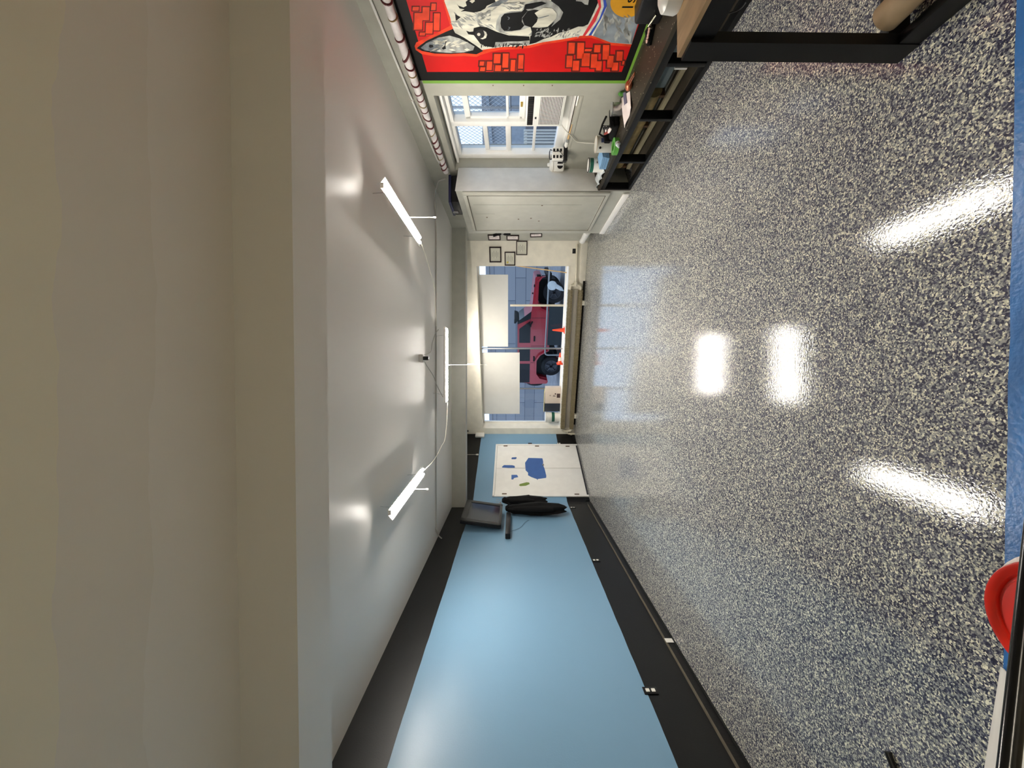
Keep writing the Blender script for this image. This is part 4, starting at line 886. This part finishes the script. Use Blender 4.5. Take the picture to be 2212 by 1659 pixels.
# ================================================================ TV, soundbar, coats on the left
def ppt(x, y, D): return P(x, y, D)
t0 = ppt(1040, 1136, 6.5); t1 = ppt(1040, 1091, 7.45)
u_ = Vector((t1.x - t0.x, t1.y - t0.y, 0)); Ltv = u_.length; u_.normalize(); n_ = Vector((u_.y, -u_.x, 0))
TVF = Frame((t0.x, t0.y), (u_.x, u_.y), (n_.x, n_.y))
tl = Matrix.Translation((0, 0, 1.82)) @ Matrix.Rotation(math.radians(-8), 4, 'X') @ Matrix.Translation((0, 0, -1.82))
tv = thing('television', 'wall mounted television with wide grey bezel high on the blue wall', 'television', TVF.w(Ltv / 2, 0, 1.82))
q = MB(TVF.M @ tl).box((0, 0, 1.82), (Ltv, -.06, 2.52), .01); body = link('television_body', q, m_blackp, tv)
q = MB(TVF.M @ tl)
for a, b in (((0, 1.82), (.09, 2.52)), ((Ltv - .09, 1.82), (Ltv, 2.52)), ((0, 1.82), (Ltv, 1.87)), ((0, 2.42), (Ltv, 2.52))): q.box((a[0], 0, a[1]), (b[0], .015, b[1]), .004)
link('bezel', q, mat('charcoal_bezel', (52, 52, 50), .5), tv)
link('screen', MB(TVF.M @ tl).box((.09, .001, 1.87), (Ltv - .09, .004, 2.42)), mat('dark_screen', (16, 20, 34), .1, spec=.9), tv)
q = MB().box((0, 0, 0), (0.001, .001, .001)); q.bm.clear()
wm = TVF.w(Ltv / 2, -.06, 2.1); lw = LF.w(wm.y, 0, 2.1)
link('wall_mount', MB().tube([wm, Vector((-2.676 + .0238 * wm.y, wm.y, 2.15))], .03), m_blackp, tv)
ua = LF.loc(1098, 1155, .08)[0]; ub = LF.loc(1098, 1108, .08)[0]
tag(link('soundbar', MB(frameM(LF)).box((ua, .005, 1.66), (ub, .10, 1.745), .012), m_blackp), 'black soundbar mounted below the television', 'soundbar')
cable([LF.w(ua + .3, .01, 1.66), LF.w(ua + .45, .012, 1.5), LF.w(ua + .7, .012, 1.40), LF.w(7.05, .012, 1.33)], 'thin dark cable drooping along the blue wall below the soundbar', .003, mat('thin_dark_cable', (60, 80, 96), .5))
# coats
cw = thing('coat_rack', 'wire hook rack on the blue wall holding the black coats', 'coat rack', LF.w(7.75, 0, 1.9))
link('rack_board', MB(frameM(LF)).box((7.45, 0, 1.86), (8.0, .02, 1.92), .003), m_metal, cw)
q = MB(frameM(LF))
for k in range(5):
    u = 7.48 + k * .12; q.tube([(u, .02, 1.9), (u, .07, 1.86), (u, .09, 1.9), (u, .11, 1.97)], .005, 6)
link('hook', q, m_metal, cw)
def coat(u, w_, z0, z1, dep, label, seed):
    rnd = random.Random(seed); q = MB(frameM(LF)); n = 26; rings = []
    hs = [(z1, .2, .4), (z1 - .05, .4, .6), (z1 - .14, .75, .8), (z1 - .3, .8, .9), (z1 - .48, 1.05, 1.1), ((z0 + z1) / 2 - .1, .9, 1.2), (z0 + .3, 1.05, 1.0), (z0 + .12, .8, .9), (z0, .55, .6)]
    for i, (z, a, b) in enumerate(hs):
        r = []
        for k in range(n):
            an = 2 * PI * k / n; f = 1 + .2 * math.sin(an * 5 + seed + i * .5) + .1 * math.sin(an * 9 + i) + rnd.uniform(-.07, .07)
            r.append(q.bm.verts.new(q.M @ Vector((u + w_ * a * f * math.cos(an), .115 + dep * b * math.sin(an) * min(f, 1.1), z + (.03 * math.sin(an * 3 + seed) if i == len(hs) - 1 else 0)))))
        rings.append(r)
    for i in range(len(hs) - 1):
        for k in range(n): q.bm.faces.new((rings[i][k], rings[i][(k + 1) % n], rings[i + 1][(k + 1) % n], rings[i + 1][k]))
    q.bm.faces.new(rings[0]); q.bm.faces.new(rings[-1][::-1])
    t = thing('hanging_coat', label, 'coat', LF.w(u, .1, z0)); link('coat_body', q, m_cloth, t, ang=80)
    link('sleeve', MB(frameM(LF)).tube([(u - w_ * .8, .15, z1 - .15), (u - w_ * 1.05, .17, z1 - .5), (u - w_ * 1.0, .16, (z0 + z1) / 2 - .1), (u - w_ * .9, .15, z0 + .25)], [.04, .055, .05, .04], 10), m_cloth, t)
    link('collar', MB(frameM(LF)).tube([(u - .06, .12, z1 - .01), (u, .17, z1 - .05), (u + .06, .12, z1 - .01)], .025, 8), m_cloth, t)
coat(7.82, .15, .95, 1.84, .09, 'shorter black coat hanging beside the door frame', 2)
coat(7.36, .17, .62, 1.76, .09, 'longer black coat hanging nearer the television', 5)
# small things up by the beam
p = AF.hit(1015, 942, .03); tag(link('exit_sign_box', MB(frameM(AF)).box((AF.loc(1015, 946)[0], .0, 2.38), (AF.loc(1015, 937.5)[0], .06, 2.62), .02), m_whitep), 'white rounded plastic box high in the corner under the beam', 'wall box')
p = AF.hit(1010, 982, .25)
t = thing('pull_switch', 'short white pull string hanging in front of the black band', 'pull string', (p.x, p.y, 2.44))
link('string', MB().tube([(p.x, p.y, CZ), (p.x, p.y, 2.5)], .004, 6), m_cable, t); link('string_end', MB().lathe([(.004, 0), (.02, .01), (.016, .05), (.004, .07)], (p.x, p.y, 2.44), 12), m_whitep, t)
# small black knob on the end wall
p = BF.hit(1010.5, 931, .01); tag(link('black_sensor', MB().ball(p, .022), m_blackp), 'small round black sensor at the top left of the end wall', 'sensor')
# ================================================================ FOREGROUND bucket, cloth, pole
bc = Vector((-.545, .853, 0))
t = thing('lidded_bucket', 'white bucket with a bright red lid in the near corner', 'bucket', bc)
link('bucket_body', MB().lathe([(.125, 0), (.13, .005), (.143, .33), (.155, .332), (.155, .345), (.141, .35), (.0, .35)], bc, 40), m_whitep, t)
link('bucket_lid', MB().lathe([(.149, .352), (.1495, .372), (.146, .378), (.137, .378), (.127, .373), (.124, .366), (.119, .366), (.115, .371), (.0, .372)], bc + Vector((-.012, .000, 0)), 48), m_red, t)
sheet([Vector((-.82, .90, .0)), Vector((-.925, 1.257, .004)), Vector((-1.9, 1.37, .004)), Vector((-1.9, .6, .0))], lambda s, t: .13 * math.sin(PI * min(1, s * 1.0) * .85 + .15) ** 1.0 * (1 - (s) ** 6) * (.85 + .15 * math.sin(6 * t)) + .002, mat('white_cloth', (226, 222, 214), .7, var=.04, bump=.2, bscale=12), 'drop_cloth', 'bunched white drop cloth next to the red lidded bucket', 'cloth', 24)
pA = Vector((.95, 1.062, .0155)); pB = Vector((-.726, .726, .666)); dd = (pB - pA)
q = MB().tube([pA, pA + dd * 1.25], .0145, 20)
t = tag(link('broom_pole', q, mat('glossy_black_pole', (8, 8, 9), .18, var=.05)), 'glossy black pole slanting across the red lidded bucket', 'pole')
pe = Z(1932, 1654, .012)
tag(link('black_rod', MB().tube([pe + Vector((.03, .03, 0)), pe + Vector((-.22, -.12, 0))], .012, 12), m_blackp), 'end of a black rod lying on the flake floor by the blue wall', 'rod')
# loose wrapper on the tape
# ================================================================ OUTSIDE
GZ = -.28
m_asph = mat('asphalt', (120, 122, 128), .85, var=.2, scale=4, bump=.3)
tag(link('street_ground', MB().box((-30, 10.95, GZ - .1), (30, 60, GZ)).box((3.7, -8, GZ - .1), (30, 10.95, GZ)), m_asph), 'grey paved ground outside the building', 'ground', kind='structure')
OW = Frame((0, 24.0), (1, -.36), (-.36, -1))
def siding():
    m = bpy.data.materials.new('grey_block_siding'); m.use_nodes = True; n = m.node_tree.nodes; l = m.node_tree.links; b = n['Principled BSDF']; b.inputs['Roughness'].default_value = .8
    tc = n.new('ShaderNodeTexCoord'); mp = n.new('ShaderNodeMapping'); mp.inputs['Rotation'].default_value = (PI / 2, 0, 0)
    br = n.new('ShaderNodeTexBrick'); br.inputs['Scale'].default_value = 1.0; br.inputs['Brick Width'].default_value = 2.4; br.inputs['Row Height'].default_value = .6; br.inputs['Mortar Size'].default_value = .015
    br.inputs['Color1'].default_value = lin((122, 126, 134)); br.inputs['Color2'].default_value = lin((134, 138, 146)); br.inputs['Mortar'].default_value = lin((72, 80, 94))
    l.new(tc.outputs['Object'], mp.inputs[0]); l.new(mp.outputs[0], br.inputs[0]); l.new(br.outputs[0], b.inputs['Base Color']); return m
q = MB(frameM(OW)).box((-4.2, 0, GZ), (22, -.3, 3.15)).box((-4.2, .05, 3.0), (22, -.35, 3.2)); tag(link('warehouse_wall', q, siding()), 'grey block warehouse wall behind the red vehicle', 'wall', kind='structure')
q = MB(frameM(OW)).box((-9, .2, GZ), (-4.25, -.3, 3.6)); tag(link('weathered_fence', q, mat('weathered_grey_boards', (136, 140, 148), .8, var=.2, scale=3, stretch=(1, 1, 5))), 'weathered pale grey board fence left of the warehouse', 'fence', kind='structure')
q = MB(frameM(OW)).box((-4.27, .35, GZ), (-4.15, .2, 3.6)); tag(link('fence_post', q, mat('pale_post', (170, 178, 188), .6)), 'pale post between the fence and the warehouse', 'post')
# vehicle
def vehicle():
    ang = math.atan2(-.4317, 1.0)
    o_ = Vector((-.16, 15.77, GZ)) + Vector((.9182, -.3964, 0)) * .15
    M = Matrix.Translation(o_) @ Matrix.Rotation(ang, 4, 'Z')      # x forward, y away from viewer (near side y=0)
    t = thing('red_offroad_car', 'red boxy four door off road car parked outside the big window', 'car', o_ + Vector((2, .5, 0)))
    red = mat('car_red', (160, 20, 40), .3, var=.03, coat=.6); W = 1.75
    dark = mat('car_glass_dark', (16, 20, 28), .25, spec=.25); blk = mat('car_black', (14, 15, 18), .6, spec=.2)
    def side(pts, y0, y1, m, nm): return link(nm, MB(M).prism([(x, y0, z) for x, z in pts], (0, y1 - y0, 0)), m, t)
    side([(.02, .55), (.1, .5), (.28, .55), (.36, .92), (.55, 1.02), (1.05, 1.02), (1.25, .85), (1.42, .5), (3.15, .5), (3.2, .62), (3.28, .9), (3.45, 1.02), (4.0, 1.0), (4.22, .92), (4.3, .85), (4.3, 1.02), (4.25, 1.10), (3.12, 1.20), (3.02, 1.22), (.0, 1.22)], .05, W - .05, red, 'car_body')
    side([(.0, 1.2), (3.0, 1.2), (2.58, 1.76), (.06, 1.76)], .12, W - .12, red, 'cabin')
    side([(.0, 1.75), (2.60, 1.75), (2.50, 1.83), (.06, 1.83)], .1, W - .1, mat('car_roof_grey', (100, 106, 118), .4), 'roof')
    side([(.3, .32), (4.15, .32), (4.15, 1.0), (.3, 1.0)], .32, W - .32, blk, 'wheel_well')
    for a, b, c, d in ((.04, .86, .04, .86), (.98, 1.52, .98, 1.52), (1.74, 2.62, 1.74, 2.30)):
        side([(a, 1.25), (b if a > 1.5 else b, 1.25), (d if a > 1.5 else b, 1.68), (c, 1.68)], .105, .125, dark, 'side_window')
    side([(2.70, 1.25), (2.98, 1.22), (2.6, 1.74), (2.48, 1.74)], .10, W - .10, dark, 'windshield')
    side([(2.44, 1.72), (2.66, 1.72), (2.7, 1.86), (2.52, 1.88)], .15, W - .15, blk, 'light_bar')
    # fenders
    for x0 in (.28, 3.2):
        q = MB(M); P0 = [(x0 - .06, .62), (x0 + .02, .92), (x0 + .22, 1.06), (x0 + .78, 1.06), (x0 + 1.0, .92), (x0 + 1.18, .62)]
        if x0 > 3: P0 = [(3.02, .6), (3.15, .92), (3.32, 1.06), (4.1, 1.04), (4.26, .92), (4.3, .8)]
        Q0 = [(x, z - .07) for x, z in P0]
        q.prism([(x, -.1, z) for x, z in P0 + Q0[::-1]], (0, .2, 0)); link('fender', q, red, t)
    for xc, rr in ((.80, .40), (3.72, .40)):
        for yy in (-.04, W - .24):
            MW = M @ Matrix.Translation((xc, yy, rr)) @ Matrix.Rotation(-PI / 2, 4, 'X')
            wh = link('wheel', MB(MW).lathe([(.25, .25), (.25, .02), (.27, .0), (.37, .0), (.4, .04), (.4, .22), (.37, .26), (.25, .25)], seg=36, caps=False), mat('tyre', (24, 26, 30), .8), t)
            q = MB(MW).lathe([(.25, .02), (.235, .02), (.23, .09), (.1, .1), (0, .1)], seg=24, caps=False).lathe([(.06, .02), (.06, .1), (0, .02)], seg=14, caps=False)
            for k in range(5):
                a = 2 * PI * k / 5; q.tube([(.05 * math.cos(a), .05 * math.sin(a), .02), (.22 * math.cos(a), .22 * math.sin(a), .03)], .025, 6)
            link('rim', q, mat('dark_rim', (70, 74, 82), .4, .4), wh)
    MW = M @ Matrix.Translation((-.28, W / 2, .98)) @ Matrix.Rotation(PI / 2, 4, 'Y')
    link('spare_wheel', MB(MW).lathe([(.1, 0), (.36, 0), (.39, .04), (.39, .22), (.36, .26), (.1, .26)], seg=36), mat('tyre', (24, 26, 30)), t)
    side([(1.4, .28), (3.1, .28), (3.1, .5), (1.4, .5)], .2, W - .2, blk, 'underbody')
    for xx in (1.0, 1.83): link('door_handle', MB(M).box((xx, .0, 1.06), (xx + .2, .06, 1.12), .01), blk, t)
    link('door_seam', MB(M).box((1.62, .043, .52), (1.632, .052, 1.22)).box((2.74, .043, .52), (2.752, .052, 1.22)).box((.93, .043, 1.0), (.94, .052, 1.22)), mat('seam_dark', (60, 14, 20), .5), t)
    link('side_mirror', MB(M).box((2.44, -.16, 1.22), (2.56, -.02, 1.42), .02).tube([(2.6, .05, 1.18), (2.5, -.1, 1.26)], .03), blk, t)
    link('headlamp', MB(M).box((4.28, .02, .9), (4.34, .3, 1.05), .02).box((4.2, .0, .5), (4.42, W, .66), .03), blk, t)
    link('hood_latch', MB(M).box((3.9, .04, 1.1), (4.0, .1, 1.15), .01).box((3.6, .3, 1.14), (3.66, .36, 1.2), .01), blk, t)
    link('antenna_snorkel', MB(M).box((4.0, .05, 1.0), (4.12, .12, 1.06), .01), blk, t)
vehicle()
# handrail outside
a = P(1186, 575, 11.6); 
rl = thing('street_railing', 'grey outdoor handrail with a white plastic bag tied on it', 'railing', (1.9, 11.9, GZ))
pa = P(1188, 560, 11.2); pb = P(1177.5, 762, 12.6); pc = Vector((pb.x - .07, pb.y + .03, pb.z - .08))
link('rail_bar', MB().tube([pa + Vector((1.6, -.56, 0)), pa, pb, pb.lerp(pc, .5) + Vector((-.012, 0, .018)), pc, Vector((pc.x, pc.y, GZ))], .026, 10), m_alu, rl)
p1_ = pa.lerp(pb, .47)
link('rail_panel', MB().prism([p1_ - Vector((0, 0, .05)), pb - Vector((.0, 0, .05)) + (pa - pb) * .09, Vector((pb.x, pb.y, GZ + .1)) + (pa - pb) * .09, Vector((p1_.x, p1_.y, GZ + .1))], (.008, .02, 0)), mat('dark_green_mesh_panel', (38, 48, 54), .7), rl)
c = pa.lerp(pb, .26) + Vector((-.02, -.10, -.1))
q = MB().ball(c, .12, (1.2, .55, 1.2)).tube([c + Vector((0, 0, -.08)), c + Vector((-.1, 0, -.26)), c + Vector((-.16, 0, -.34))], [.07, .06, .01], 8)
tag(link('plastic_bag', q, m_cloudy, ang=80), 'white translucent plastic bag caught on the outdoor handrail', 'bag')
# outside the right window
tag(link('neighbour_wall', MB().box((8.6, 1.0, GZ), (8.9, 16, 2.35)).box((8.5, 1.0, 2.35), (9.0, 16, 2.45)), mat('pale_blue_grey_block', (150, 160, 170), .8, var=.12)), 'blue grey building wall across the yard outside the right window', 'wall', kind='structure')
fz0, fz1 = 1.9, 3.6
q = MB()
import itertools
y = 3.5
for k in range(60):
    yy = 3.0 + k * .14
    q.tube([(7.2, yy, 1.7), (7.2, yy + 1.5, 3.2)], .006, 4, False); q.tube([(7.2, yy + 1.5, 1.7), (7.2, yy, 3.2)], .006, 4, False)
fe = thing('chain_link_fence', 'chain link fence seen through the right window', 'fence', (7.2, 8, 1.7))
link('wire_mesh', q, m_metal, fe)
link('fence_rail', MB().tube([(7.2, 3, 3.22), (7.2, 13, 3.22)], .03).tube([(7.2, 3, 1.7), (7.2, 13, 1.7)], .03), m_metal, fe)
for yy in (5.2, 7.6, 10.0): link('fence_post', MB().tube([(7.2, yy, GZ), (7.2, yy, 3.25)], .035), m_metal, fe)
rk = thing('white_rack', 'white upright barred rack standing outside under the far sash window', 'rack', (5.1, 8.0, GZ))
for k in range(8): link('rack_bar', MB().box((4.84 + k * .062, 8.0, GZ), (4.868 + k * .062, 8.03, 1.40)), m_whitep, rk)
link('rack_crossbar', MB().box((4.82, 8.03, 1.33), (5.32, 8.06, 1.38)), m_whitep, rk); link('rack_crossbar', MB().box((4.82, 8.03, .3), (5.32, 8.06, .35)), m_whitep, rk)
tag(link('grey_cabinet', MB().box((4.9, 8.3, GZ), (5.75, 9.1, 1.35), .03), mat('slate_cabinet', (84, 92, 106), .7, var=.2)), 'slate grey outdoor cabinet behind the white barred rack', 'cabinet')
